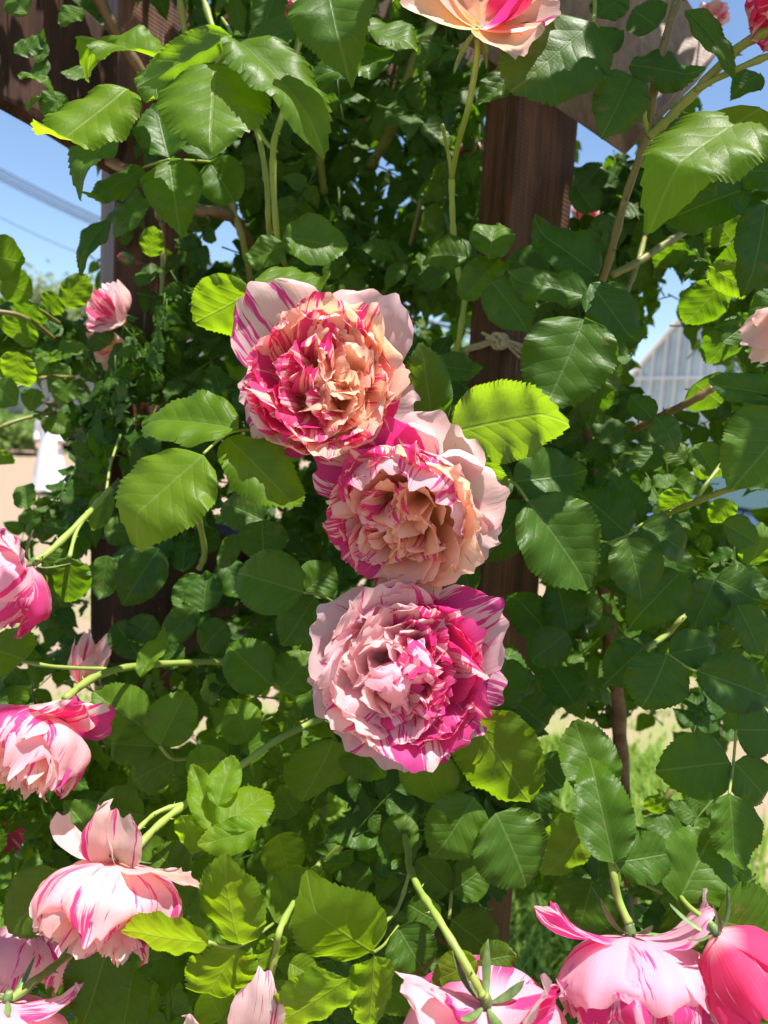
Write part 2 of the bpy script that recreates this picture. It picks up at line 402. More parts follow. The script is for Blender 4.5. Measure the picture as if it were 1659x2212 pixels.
# --- upper right
H += [(1282,47,1116,190,205,.58,'D',.12,False,None,None,19),(1125,150,1040,216,62,.64,'D',.2),(1285,38,1345,-10,70,.6,'D',.1),(1360,140,1510,160,86,.6,'D',.05),
      (1365,163,1312,278,104,.6,'D',.1),(1640,236,1422,366,172,.55,'G',.6,False,None,None,20),(1480,22,1600,126,52,.56,'D',.15),(1612,408,1432,470,112,.58,'D',.0),
      (1585,366,1438,382,62,.6,'D',.05),(1690,370,1575,368,90,.58,'D',.0),(1652,440,1638,606,100,.58,'D',.0),(1056,560,1066,478,86,.62,'G',.3),
      (1010,556,918,540,74,.66,'D',.3),(1078,560,998,642,72,.64,'D',.3),(1185,590,1090,556,80,.66,'D',.0),(1292,596,1153,484,92,.60,'D',.0),
      (1268,640,1102,586,80,.58,'D',.2,False,0),(1062,610,1142,702,102,.60,'D',.15),(1262,690,1189,872,172,.55,'D',.12),(1275,612,1375,740,92,.57,'D',.1),
      (1300,620,1385,700,60,.6,'D',.1),(1560,610,1488,702,92,.66,'T',.35),(1530,575,1637,640,52,.64,'T',.8),(1640,560,1560,580,80,.7,'T',.4),
      (1600,690,1540,790,90,.66,'T',.3),(1500,830,1560,870,80,.7,'T',.4),(1410,905,1365,855,52,.64,'D',.1),(1415,900,1470,965,66,.62,'D',.2),
      (1500,960,1548,1020,60,.64,'B',.3),(1480,1000,1440,960,50,.66,'D',.2),(1480,520,1420,580,60,.75,'T',.4),(1580,520,1540,470,70,.75,'T',.5),(1700,630,1640,700,80,.6,'D',.15),
      (1250,420,1300,350,60,.85,'D',.1),(1240,400,1290,460,60,.85,'D',.05),(1330,470,1290,540,70,.8,'D',.05),(1640,160,1590,190,60,.62,'D',.1),(1560,740,1620,690,60,.66,'D',.3)]
# --- right of the blooms
H += [(937,930,911,762,92,.56,'T',.25,False,.6),(975,934,1202,878,146,.52,'T',.9,True),(940,937,1088,1048,74,.54,'T',.85,True),(935,790,1037,800,56,.62,'D',.1),
      (1108,1042,1260,1018,116,.58,'D',.1),(1140,1082,1282,1256,168,.56,'D',.15),(1140,1085,1056,1206,96,.58,'D',.1),(1110,1042,1040,1042,70,.6,'D',.1),
      (1355,1155,1258,1058,106,.60,'D',.05),(1380,1130,1324,1034,72,.62,'D',.05),(1385,1135,1496,1190,82,.6,'D',.1),(1355,1160,1393,1288,102,.58,'D',.1),
      (1315,1175,1284,1256,60,.6,'D',.1),(1470,1236,1372,1336,104,.6,'D',.1),(1725,880,1603,1048,165,.5,'D',.2),(1710,862,1538,824,64,.5,'D',.05),
      (1192,1378,1108,1275,88,.64,'D',.05,False,.3),(1226,1366,1208,1254,88,.64,'D',.05),(1226,1366,1148,1432,76,.62,'D',.05),(1392,1396,1310,1472,86,.6,'D',.1),
      (1440,1415,1398,1528,118,.56,'D',.1),(1446,1412,1556,1388,74,.58,'D',.1),(1506,1450,1668,1502,104,.56,'D',.15),(1542,1252,1505,1352,84,.62,'D',.1),
      (1545,1252,1644,1292,88,.62,'D',.1),(1592,1308,1655,1412,78,.6,'D',.1),(1045,1542,1108,1392,112,.58,'D',.1,False,.4),(985,1190,1022,1282,62,.66,'D',.05),
      (1440,1180,1480,1260,70,.7,'D',.1),(1420,960,1380,1010,60,.7,'D',.05),(1330,960,1300,900,70,.7,'D',.05),(1250,1300,1300,1330,60,.7,'D',.05),(1560,1130,1640,1170,60,.6,'D',.2),
      (1500,1000,1590,1010,60,.75,'T',.6),(1480,1060,1440,1110,60,.75,'T',.6),(1620,1220,1660,1150,70,.66,'T',.5),(1580,1080,1540,1130,50,.75,'T',.6)]
# --- left of the blooms
H += [(515,927,298,881,108,.52,'G',.6,False,None,34),(440,982,268,1134,186,.50,'B',.8,False,None,None,22),(490,945,646,1088,112,.53,'B',.6,False,.45),(572,1125,480,1080,80,.66,'D',.1),
      (566,1125,570,1206,96,.64,'D',.1),(656,1280,510,1232,122,.56,'D',.2,False,.3),(680,1290,614,1392,88,.58,'D',.2),(660,1276,718,1225,80,.62,'D',.2),
      (590,1482,490,1400,100,.6,'D',.1),(610,1490,670,1410,90,.6,'D',.1),(302,1462,360,1366,46,.62,'B',.7),(-30,1398,68,1425,82,.6,'G',.4),(370,1160,297,1212,62,.8,'D',.0),
      (395,1235,398,1146,56,.8,'D',.0),(345,1185,262,1300,90,.76,'D',.05),(330,1190,250,1250,60,.78,'D',.05),(440,1322,442,1236,80,.74,'D',.1),(430,1240,385,1310,54,.76,'D',.05),
      (425,1310,355,1386,60,.74,'D',.05),(490,1345,432,1402,66,.72,'D',.05),(232,1060,206,1146,46,.72,'D',.3),(150,1205,148,1308,82,.6,'T',.3),(142,1190,92,1240,56,.62,'D',.2),
      (515,1155,474,1226,40,.74,'D',.2),(440,930,400,880,50,.9,'D',.0),(300,1010,330,950,60,.85,'D',.05)]
H += [(300,1232,248,1178,62,.80,'D',.05),(332,1330,288,1392,62,.80,'D',.05),(232,1200,214,1292,60,.80,'D',.1),(482,1205,524,1290,62,.82,'D',.05),(540,1255,592,1312,62,.84,'D',.1),
      (250,1345,302,1420,62,.8,'D',.05),(420,1185,470,1148,56,.84,'D',.05),(225,1150,290,1140,60,.82,'D',.1),(400,1400,330,1425,60,.82,'D',.05),(1420,60,1370,20,90,.62,'D',.1),(1320,120,1290,60,70,.66,'D',.1),(60,30,20,-10,60,.68,'D',.2),(180,20,130,50,60,.7,'D',.2)]
# --- lower left
H += [(805,2056,655,1964,180,.47,'T',.95),(517,2040,471,1882,126,.48,'T',.9),(450,2035,270,2024,136,.46,'T',.9),(515,2046,432,2172,128,.48,'T',.8,False,.6),
      (595,1992,692,1880,112,.54,'B',.35,False,.6),(808,2062,800,2240,94,.46,'T',.75,False,.6),(756,2110,588,2232,118,.45,'T',.75,False,.7),(236,2036,186,2208,122,.5,'D',.05),
      (290,2092,262,2236,92,.52,'D',.05),(130,1882,16,2022,118,.52,'D',.1),(316,1576,204,1498,96,.6,'B',.3,False,.4),(346,1610,396,1494,98,.58,'D',.3),
      (336,1612,228,1606,72,.6,'D',.2),(376,1640,272,1692,76,.6,'D',.2),(720,1600,664,1732,132,.56,'T',.3,False,.5),(465,1796,414,1655,56,.52,'B',.95),
      (470,1742,500,1634,62,.52,'B',.95),(476,1790,586,1694,82,.51,'G',.9),(556,1790,435,1826,60,.51,'B',.9),(390,1760,438,1858,52,.52,'T',.95),(600,1802,626,1888,84,.58,'B',.7),
      (312,1762,212,1740,88,.6,'D',.3,False,.3),(236,1842,138,1740,92,.58,'D',.1),(400,1655,492,1640,56,.58,'B',.5),(606,2020,546,2116,62,.5,'T',.5),(626,2080,682,2112,50,.52,'B',.6),
      (742,1592,832,1672,84,.58,'D',.2),(540,1600,500,1520,80,.62,'B',.4),(400,1900,330,1840,90,.56,'D',.1),(640,1760,600,1700,70,.62,'D',.3),(480,2200,440,2130,80,.5,'B',.5),(560,2140,520,2200,60,.5,'B',.6)]
# --- lower right
H += [(1015,1540,1152,1750,160,.52,'T',.55,False,.6),(950,1732,904,1624,106,.56,'T',.7),(1024,1722,944,1852,118,.55,'D',.15),(1072,1756,1148,1908,154,.53,'D',.05,False,None,None,18),
      (1325,1862,1278,1646,114,.50,'D',.1),(1302,1722,1242,1562,112,.54,'D',.15),(1282,1760,1178,1906,104,.53,'T',.6,False,.5),(1330,1862,1470,1840,88,.5,'D',.05),
      (1465,1948,1540,1792,148,.5,'D',.1),(1575,1715,1592,1870,108,.52,'D',.1,False,.3),(1577,1646,1435,1662,116,.55,'D',.1),(1584,1646,1672,1732,92,.55,'D',.1),
      (1590,1576,1684,1580,100,.55,'D',.1),(1545,1986,1688,2022,155,.48,'D',.2),(1280,1900,1250,2012,116,.58,'D',.05),(1460,1946,1512,2032,104,.52,'D',.15),
      (860,2002,922,2108,98,.5,'D',.05),(1030,2072,934,2126,66,.48,'D',.6),(1035,2076,1112,2060,62,.49,'D',.2),(972,1926,900,1862,76,.56,'D',.05),(976,1926,1052,1870,78,.56,'D',.05),
      (976,1986,1076,2062,104,.55,'D',.05),(950,1990,880,1960,80,.55,'D',.05),(880,1840,850,1760,70,.6,'D',.1),(1160,1640,1210,1700,90,.66,'D',.0),(1120,1520,1180,1570,90,.66,'D',.0),
      (1240,1520,1190,1440,80,.66,'D',.0),(1360,1450,1400,1370,60,.66,'D',.05),(1520,1880,1580,1930,60,.6,'D',.1),(1400,1720,1440,1760,40,.7,'T',.5)]
for h in H: hero(*h)

# ------------------------------------------------------------------ where nothing may hide the view
GAPS = [[(-200,230),(60,255),(225,385),(212,690),(150,690),(75,680),(-200,570)],
        [(-200,790),(105,800),(105,900),(120,1075),(60,1090),(-200,1090)],
        [(1425,590),(1490,600),(1470,650),(1560,780),(1545,900),(1450,930),(1350,880),(1345,810)],
        [(1440,960),(1540,950),(1640,1070),(1640,1150),(1570,1150)],
        [(1175,1530),(1290,1525),(1480,1530),(1505,1640),(1410,1850),(1170,1725)],
        [(1092,1900),(1232,1900),(1245,2060),(1180,2120),(1070,2120)],
        [(1580,-100),(1750,-100),(1750,190),(1555,165)],
        [(1256,235),(1375,315),(1330,385),(1250,370)],
        [(1590,1520),(1800,1500),(1800,1900),(1560,1880)],
        [(495,600),(415,480),(455,470),(505,520)],[(800,330),(850,300),(845,520),(815,500)],[(895,665),(985,670),(975,725),(900,715)],
        [(700,270),(740,260),(740,300),(700,310)],[(555,1080),(590,1085),(585,1130),(550,1125)]]
POSTS = [[(1035,195),(1262,195),(1245,490),(1005,505)],[(995,625),(1165,690),(1160,880),(985,880)],[(960,1190),(1165,1170),(1140,1490),(975,1570)],
         [(205,1140),(500,1140),(625,1220),(610,1350),(330,1430),(205,1430)],[(-200,-120),(230,-50),(250,375),(-200,120)],[(1210,-200),(1480,-150),(1565,110),(1385,318),(1240,210)],
         [(208,385),(255,385),(250,640),(205,640)]]
BLOOM_DISCS = [(695,830,210,.5),(870,1115,215,.5),(868,1450,215,.5),(70,1610,150,.5),(230,1930,160,.5),(1370,2110,210,.48),(1080,2200,200,.46),(1600,2100,90,.48),(1020,60,140,.6),(240,680,70,.85),(30,1250,95,.6),(190,1430,60,.85)]
def inside(p, poly):
    x, y = p; c = False; j = len(poly) - 1
    for i in range(len(poly)):
        xi, yi = poly[i]; xj, yj = poly[j]
        if (yi > y) != (yj > y) and x < (xj - xi) * (y - yi) / (yj - yi) + xi: c = not c
        j = i
    return c
def blocks_lit(c, r):
    for q, rr in LIT:
        v = c - q; t = v.dot(SUN)
        if t > 0.01 and (v - SUN * t).length < r * 0.75 + rr * 0.62: return True
    return False
def free(c, r):
    x, y, d = proj(c)
    if d < 0.4: return False
    for g in GAPS:
        if inside((x, y), g): return False
        m = r * F / d * (0.5 if d < .9 else .15)
        if any(inside((x + m * a, y + m * b), g) for a, b in ((1, 0), (-1, 0), (0, 1), (0, -1))): return False
    for g, lim in zip(POSTS, (.93, .93, .93, 1.0, 1.0, .93, .95)):
        if d < lim and inside((x, y), g): return False
    for bx, by, br, bd in BLOOM_DISCS:
        if d < bd + 0.09 and math.hypot(x - bx, y - by) < br + r * F / d * .6: return False
    return True
FILL = []
for bx, by, br, bd in BLOOM_DISCS: LIT.append((at(bx, by - 20, bd - .02), br * bd / F * .95))
def fill(key, n, poly, d0, d1, s0, s1, up=0.35, young=(0, .35)):  # young: yellow-green leaf colour, raised where a backlit look is painted in
    xs = [p[0] for p in poly]; ys = [p[1] for p in poly]; k = tries = 0
    while k < n and tries < n * 12:
        tries += 1
        x, y = rnd.uniform(min(xs), max(xs)), rnd.uniform(min(ys), max(ys))
        if not inside((x, y), poly): continue
        d = rnd.uniform(d0, d1); s = rnd.uniform(s0, s1)
        a = rnd.uniform(0, 2 * math.pi)
        ax = (RT * math.cos(a) + UP * (math.sin(a) - .35) + fw * rnd.uniform(-.5, .5)).normalized()
        nn = (BK * rnd.uniform(.3, 1) + Vector((0, 0, 1)) * rnd.uniform(up - .3, up + .6) + RT * rnd.uniform(-.6, .6)).normalized()
        c = at(x, y, d); B = c - ax * s * .5
        if not free(c, s * .42) or not free(c + ax * s * .38, s * .3): continue
        if blocks_lit(c, s * .34): continue
        FILL.append((key, B, B + ax * s, s, nn, rnd.uniform(*young), d)); k += 1
P4 = lambda a, b, c, d: [(a, b), (c, b), (c, d), (a, d)]
fill('near', 170, P4(380, -120, 1060, 640), .82, 1.5, .085, .12)
fill('near', 230, P4(380, -120, 1060, 700), 1.0, 1.9, .10, .14, young=(.1, .5))
fill('near', 190, P4(360, 600, 1060, 1480), 1.05, 1.9, .10, .14, young=(0, .4))
fill('right', 90, P4(1180, 300, 1760, 900), .9, 1.5, .09, .12, young=(.1, .5))
fill('near', 130, P4(380, 560, 1010, 1480), .74, 1.35, .08, .115, young=(0, .2))
fill('near', 60, P4(880, 860, 1230, 2000), .68, 1.0, .08, .11, young=(0, .15))
fill('left', 120, P4(40, 640, 400, 1440), .84, 1.2, .065, .09, young=(0, .12))
fill('left', 70, P4(-120, 380, 430, 780), .92, 1.4, .07, .095, young=(0, .3))
fill('left', 30, P4(-150, 650, 120, 960), .85, 1.1, .065, .09, young=(.2, .5))
fill('left', 34, P4(150, -60, 420, 330), .9, 1.2, .07, .1, young=(0, .2))
fill('right', 150, P4(1180, 330, 1760, 1560), .70, 1.25, .08, .115, young=(0, .3))
fill('right', 34, P4(1380, 430, 1760, 1250), .8, 1.1, .08, .115, young=(.3, .6))
fill('right', 80, P4(1160, 1480, 1760, 2320), .62, 1.0, .08, .11, young=(0, .25))
fill('low', 150, P4(-120, 1440, 880, 2330), .62, 1.05, .075, .11, young=(.1, .75))
fill('near', 90, P4(760, 1560, 1180, 2330), .62, 1.0, .08, .11, young=(0, .2))
fill('left', 60, P4(190, 640, 430, 1140), .80, .95, .06, .085, young=(0, .15))
fill('near', 110, P4(560, 150, 1050, 680), .95, 1.4, .09, .12, young=(.1, .5))
fill('right', 60, P4(1240, 250, 1760, 720), .8, 1.2, .09, .12, young=(.1, .5))
fill('right', 50, P4(1300, 880, 1760, 1350), .8, 1.2, .08, .11, young=(.2, .6))
fill('right', 40, P4(1180, 1480, 1700, 1900), .8, 1.2, .08, .11, young=(.1, .5))
fill('low', 70, P4(-120, 1440, 260, 2000), .68, 1.0, .08, .11, young=(.1, .6))
fill('low', 40, P4(300, 1450, 760, 1900), .9, 1.5, .08, .11, young=(.3, .7))
FILL.sort(key=lambda t: -t[3] / t[6])
def joined(p, ci, M, tint):
    vs, fs, us = COMP[ci]; b = len(p['V'])
    p['V'] += [M @ v for v in vs]; p['F'] += [tuple(b + i for i in f) for f in fs]; p['U'] += us; p['T'] += [tint] * len(vs)
for key, B, T, s, nn, yg, d in FILL:
    p = PLANTS[key]; ci = rnd.randrange(len(COMP)); M = frame_leaf(B, T, s, nn)
    if p['n'] < 100:
        p['n'] += 1; o = link('leaf', COMPM[ci], p['root'], M); o.color = (yg, 0, rnd.random(), 1)
    else: joined(p, ci, M, yg)
# unseen leaves added above the frame, arranged to throw the dappled shade
ncan = 0
for i in range(3400):
    x, y = rnd.uniform(-1.1, 1.35), rnd.uniform(.35, 1.9)
    z = 1.63 + 0.60 * y + rnd.uniform(0, .28); c = Vector((x, y, z)); s = rnd.uniform(.09, .12)
    qx, qy, qd = proj(c)
    if qy > -70 and -200 < qx < 1860: continue
    if blocks_lit(c, s * .36): continue
    if ncan > 1300: break
    hit = any((lambda v: v.dot(SUN) > 0 and (v - SUN * v.dot(SUN)).length < rr + .09)(c - q) for q, rr in SHADE)
    if not hit and rnd.random() < (.78 if y < .85 else .25): continue
    a = rnd.uniform(0, 6.28); ax = Vector((math.cos(a), math.sin(a), rnd.uniform(-.4, .2))).normalized()
    key = 'left' if x < -.25 else ('right' if x > .45 else 'near')
    joined(PLANTS[key], rnd.randrange(len(COMP)), frame_leaf(c - ax * s * .5, c + ax * s * .5, s, Vector((rnd.uniform(-.4, .4), rnd.uniform(-.6, .3), 1))), rnd.uniform(0, .4)); ncan += 1  # these added shade leaves join the plant's foliage mesh
for k, p in PLANTS.items():
    if p['V']:
        o = link('foliage', mesh('foliage', p['V'], p['F'], p['U'], tint=p['T']), p['root'], Matrix.Identity(4), M_LEAF)
        o['kind'] = 'stuff'; o.color = (0, 0, .5, 1)

# ------------------------------------------------------------------ canes
def cane(key, pts, rpx, red=0.0, nodes=True):
    """pts: (px, py, depth)"""
    P = smooth_path([at(*q) for q in pts], 7); r = rpx * pts[0][2] / F; mb = MB()
    n = len(P)
    rad = [r * (1.04 + .10 * math.sin(i * 1.7) + (.22 if nodes and i % 9 == 4 else 0)) for i in range(n)]
    mb.tube(P, rad, 9)
    if nodes:
        rr = random.Random(len(P) * 7 + int(pts[0][0]))
        for i in range(3, n - 2, 5):                                   # prickles
            t = (P[i + 1] - P[i]).normalized(); o_ = t.orthogonal().normalized(); o_ = Matrix.Rotation(rr.uniform(0, 6.28), 3, t) @ o_
            b = P[i] + o_ * r * .8
            mb.tube([b, b + o_ * r * .7 - t * r * .2, b + o_ * r * 1.3 - t * r * .7], [r * .38, r * .18, r * .03], 5)
    o = mb.build('cane', M_STEM, PLANTS[key]['root'], smooth=True); o.color = (red, 0, 0, 1); return o
C_ = [('near',[(712,-60,.66),(655,60,.67),(612,240,.68),(590,330,.69),(598,505,.72),(612,560,.78),(640,640,.9)],7,.1),('near',[(530,215,.72),(560,300,.72),(577,400,.73),(580,480,.74),(590,560,.8)],6,.2),
      ('near',[(598,330,.69),(570,300,.69),(545,250,.68)],4,.0),('near',[(385,-40,.8),(400,70,.82),(430,180,.84)],7,.3),('near',[(432,-30,.74),(460,60,.72),(480,80,.7)],6,.05),
      ('near',[(520,370,.85),(500,430,.85),(525,520,.86),(545,620,.9)],7,.5),('near',[(560,580,.98),(520,490,.88),(480,460,.84),(430,455,.84),(395,430,.85),(330,395,.9),(230,345,.95)],10,.9),
      ('near',[(1000,640,.75),(985,560,.74),(978,480,.72),(975,385,.7)],6,.05),('near',[(1005,640,.76),(990,740,.77),(975,800,.8)],6,.1),('near',[(955,270,.66),(968,330,.69),(975,380,.7)],4,.05),
      ('near',[(910,430,.95),(885,530,.97),(850,600,1.0),(820,640,1.02)],5,.6),('near',[(940,40,.92),(870,200,.95),(840,290,1.0),(800,360,1.05)],12,.5),('near',[(670,215,.9),(690,330,.95),(700,420,1.0)],8,.4),
      ('near',[(800,1690,.70),(858,1765,.63),(880,1830,.59),(884,1870,.56),(905,1920,.52),(950,1990,.48),(1010,2090,.46),(1042,2150,.455)],5.6,.02),('near',[(886,1880,.56),(860,1960,.55),(825,2000,.53),(800,2055,.48)],4,.0),
      ('near',[(860,1640,.8),(780,1738,.68),(745,1815,.66),(690,1870,.68),(660,1890,.7)],6,.1),('near',[(430,1230,.8),(442,1190,.79),(428,1120,.76),(420,1110,.74)],6,.15),
      ('right',[(1480,-40,.6),(1442,70,.6),(1410,210,.61),(1400,285,.62),(1350,430,.64),(1310,580,.66),(1270,690,.7),(1262,760,.74)],9,.75),
      ('right',[(1690,55,.55),(1600,100,.57),(1510,190,.59),(1440,260,.61),(1400,295,.62)],11,.3),('right',[(1700,105,.55),(1590,150,.57),(1500,195,.59)],7,.3),
      ('right',[(1610,430,.76),(1520,478,.72),(1440,525,.7),(1380,565,.68),(1320,595,.67)],7,.55),('right',[(1540,838,.66),(1490,868,.67),(1430,897,.7),(1370,928,.74)],8,.85),
      ('right',[(1625,1040,.55),(1560,1062,.58),(1500,1085,.61),(1430,1112,.66)],7,.2),('right',[(1585,970,.63),(1530,1040,.61),(1500,1085,.61)],4,.1),('right',[(1550,1280,.74),(1480,1330,.66),(1440,1370,.66),(1395,1400,.62)],5,.2),
      ('right',[(1465,1680,.72),(1430,1735,.72),(1390,1755,.74)],6,.5),('right',[(1350,640,.72),(1380,560,.74),(1400,480,.8)],6,.5),('right',[(1400,290,.62),(1392,250,.61),(1395,200,.6)],5,.1),
      ('left',[(-60,672,.82),(20,676,.84),(70,695,.86),(120,735,.9)],5,.7),('left',[(55,655,.86),(90,672,.87),(130,700,.9)],4,.6),('left',[(-40,870,.84),(40,835,.86),(100,815,.88),(160,815,.92)],4,.5),
      ('left',[(-20,930,.84),(50,905,.86),(120,890,.9)],4,.5),('left',[(-40,90,.86),(50,190,.9),(110,265,.93),(230,345,.95)],12,.9),('left',[(190,-60,.84),(235,40,.86),(275,110,.88),(330,190,.9)],13,.9),
      ('left',[(350,640,.95),(352,560,.95),(345,500,.95)],5,.3),('left',[(240,1055,.68),(190,1110,.64),(120,1180,.6),(72,1218,.58)],6.2,.05),('left',[(190,1105,.64),(165,1150,.62),(150,1205,.6)],4,.0),
      ('low',[(740,1530,.66),(650,1572,.62),(580,1610,.6),(505,1665,.58),(420,1722,.56),(340,1785,.53),(280,1850,.505)],6.4,.0),('low',[(400,1735,.56),(340,1755,.55),(300,1790,.54),(265,1830,.52)],5,.0),
      ('low',[(520,1430,.74),(440,1430,.7),(300,1438,.63),(210,1460,.57),(140,1510,.53)],6,.1),('low',[(175,2030,.52),(120,2085,.5),(60,2130,.48),(10,2170,.47)],8,.0),
      ('low',[(30,1425,.62),(120,1440,.62),(230,1445,.62)],4,.1),('low',[(700,1850,.70),(650,1925,.57),(608,2000,.5),(595,2060,.5),(580,2140,.5),(575,2200,.5)],5,.0)]
for c in C_: cane(*c)
# leaf stalks where leaflets meet
def stalks(lst):
    for k, pts, r in lst:
        mb = MB(); P = smooth_path([at(*q) for q in pts], 5); mb.tube(P, [r * pts[0][2] / F] * len(P), 6)
        o = mb.build('leaf_stalk', M_STEM, PLANTS[k]['root'], smooth=True); o.color = (.15, 0, 0, 1)
stalks([('near',[(440,980,.5),(480,945,.52),(520,930,.53),(600,930,.58)],3.5),('near',[(975,934,.52),(940,936,.545),(915,960,.58)],3.5),('near',[(1140,1083,.56),(1108,1042,.58),(1060,1030,.62)],3.5),
        ('right',[(1355,1157,.59),(1385,1133,.6),(1420,1118,.65)],3),('right',[(1355,1157,.59),(1310,1175,.6),(1250,1215,.66)],3),('low',[(450,2035,.46),(515,2044,.48),(590,1995,.52)],4),
        ('low',[(805,2058,.47),(830,2040,.5),(860,2000,.53)],3.5),('left',[(366,345,.65),(455,350,.7),(500,360,.74)],3),('left',[(366,345,.65),(310,362,.68),(280,385,.75)],3),('near',[(465,140,.6),(500,82,.6),(480,40,.66)],4),
        ('right',[(1282,47,.58),(1285,10,.6),(1280,-40,.62)],5),('low',[(346,1612,.58),(375,1640,.6),(420,1635,.62)],4),('right',[(1590,1576,.55),(1584,1646,.55),(1575,1715,.52)],3),
        ('right',[(1325,1862,.5),(1345,1885,.52),(1430,1930,.52)],3.5),('right',[(1440,1412,.57),(1505,1450,.57),(1500,1400,.62)],3),('near',[(656,1280,.56),(690,1285,.58),(720,1300,.6)],3),
        ('near',[(970,1985,.55),(975,1926,.56),(975,1880,.6)],4),('left',[(230,1060,.72),(240,1000,.75),(260,940,.8)],3)])
# ------------------------------------------------------------------ blooms
M_SEPAL = plain('rose_sepal', (0.10, 0.155, 0.05), .5, .35, 90, .35, .2, .0006)
def bez(p, t):
    a = 1 - t
    return [a ** 3 * p[0][i] + 3 * a * a * t * p[1][i] + 3 * a * t * t * p[2][i] + t ** 3 * p[3][i] for i in (0, 1)]
def petal(theta, prof, W, cup=.35, ruff=.05, twist=0., seed=0, nu=8, nv=9, ctr=(0, 0, 0), fold=0., tipv=.55):
    """petal surface in bloom space, unit = bloom radius; inner face towards the bloom axis"""
    r = random.Random(seed); ph, ph2 = r.uniform(0, 6), r.uniform(0, 6)
    er = Vector((math.cos(theta), math.sin(theta), 0)); et = Vector((-er.y, er.x, 0)); ez = Vector((0, 0, 1)); ctr = Vector(ctr)
    vs, uvs, fs = [], [], []
    off = Vector((r.uniform(0, 90), r.uniform(0, 90), r.uniform(0, 90)))
    for i in range(nv + 1):
        for j in range(nu + 1):
            u = -1 + 2 * j / nu
            ex = 1 - .10 * abs(u) ** 3 + .05 * math.sin(u * 3.1 + ph) + .03 * math.sin(u * 9 + ph2) * (.3 if nu < 7 else 1)
            v = i / nv * ex
            c = bez(prof, v); c2 = bez(prof, min(v + .02, 1.02)); c1 = bez(prof, v - .02)
            tr, tz = c2[0] - c1[0], c2[1] - c1[1]; l = math.hypot(tr, tz) or 1
            Nn = er * (-tz / l) + ez * (tr / l)
            k = i / nv
            wv = W * (.22 + .78 * min(1, k / .6) ** .75) * math.sqrt(max(0.02, 1 - max(0, (k - tipv) / (1.06 - tipv)) ** 2.6))
            e2 = et * math.cos(twist * v) + Nn * math.sin(twist * v); N2 = Nn * math.cos(twist * v) - et * math.sin(twist * v)
            p = ctr + er * c[0] + ez * c[1] + e2 * (u * wv) + N2 * (cup * wv * u * u + fold * abs(u) * wv)
            nz = noise.noise(p * 3.2 + off)
            nz2 = noise.noise(p * 8.5 + off)
            p = p + N2 * (ruff * k ** 1.4 * (math.sin(u * 5.2 + ph) * .6 + nz * 1.5 + nz2 * .3)) + e2 * (ruff * .5 * nz2 * k)
            vs.append(p); uvs.append((.5 + .5 * u * (.35 + .65 * min(1, wv / W)), k))
    for i in range(nv):
        for j in range(nu):
            a = i * (nu + 1) + j; b = a + nu + 1
            fs.append((a, b, b + 1, a + 1))
    return vs, fs, uvs
def bloom_frame(px, py, d, axis, roll=0.):
    """axis: (right, up, towards the camera)"""
    Z = (RT * axis[0] + UP * axis[1] + BK * axis[2]).normalized()
    ref = UP if abs(Z.dot(UP)) < .93 else BK
    Y = (ref - Z * ref.dot(Z)).normalized(); X = Y.cross(Z)
    M = Matrix(((X.x, Y.x, Z.x, 0), (X.y, Y.y, Z.y, 0), (X.z, Y.z, Z.z, 0), (0, 0, 0, 1)))
    M = M @ Matrix.Rotation(roll, 4, 'Z'); M.translation = at(px, py, d)
    return M
def rose(name, label, px, py, d, Rm, axis, petals, group, cat='rose', roll=0., stem=None, sepals=True, seed=1):
    """petals: list of (args for petal, (stripe, apricot, lilac))"""
    M = bloom_frame(px, py, d, axis, roll); rr = random.Random(seed)
    root = empty(name, M.translation, label, cat, group)
    S = M @ Matrix.Scale(Rm, 4)
    for kw, (st, ap, li) in petals:
        vs, fs, us = petal(**kw)
        me = mesh('petal', [S @ v - M.translation for v in vs], fs, us); me.materials.append(M_PETAL)
        o = bpy.data.objects.new('petal', me); COL.objects.link(o); o.parent = root
        o.color = (max(0, min(1, st)), max(0, min(1, ap)), rr.random(), max(0, min(1, li)))
    if sepals:
        mb = MB(); mb.tube([(0, 0, -.16), (0, 0, -.12), (0, 0, -.06), (0, 0, .02)], [.04, .06, .075, .06], 12)
        mb.v = [S @ v for v in mb.v]; mb.build('calyx', M_SEPAL, root, smooth=True)
        for k in range(5):
            a = k * 1.2566 + rr.uniform(-.2, .2); back = rr.uniform(-.5, .1)
            vs, fs, us = petal(a, [(.05, -.04), (.20, -.06), (.34, back * .6 - .04), (.46, back - .06)], .06, .5, .01, rr.uniform(-.6, .6), k + seed, 4, 8, tipv=.1)
            me = mesh('sepal', [S @ v - M.translation for v in vs], fs, us); me.materials.append(M_SEPAL)
            o = bpy.data.objects.new('sepal', me); COL.objects.link(o); o.parent = root
    if stem:
        P = smooth_path([S @ Vector((0, 0, -.14))] + [at(*q) for q in stem[:-1]], 6); mb = MB()
        mb.tube(P, [stem[-1] * d / F * (1.15 if i < 2 else 1) for i in range(len(P))], 9)
        o = mb.build('stem', M_STEM, root, smooth=True); o.color = (0.0, 0, 0, 1)
    return root
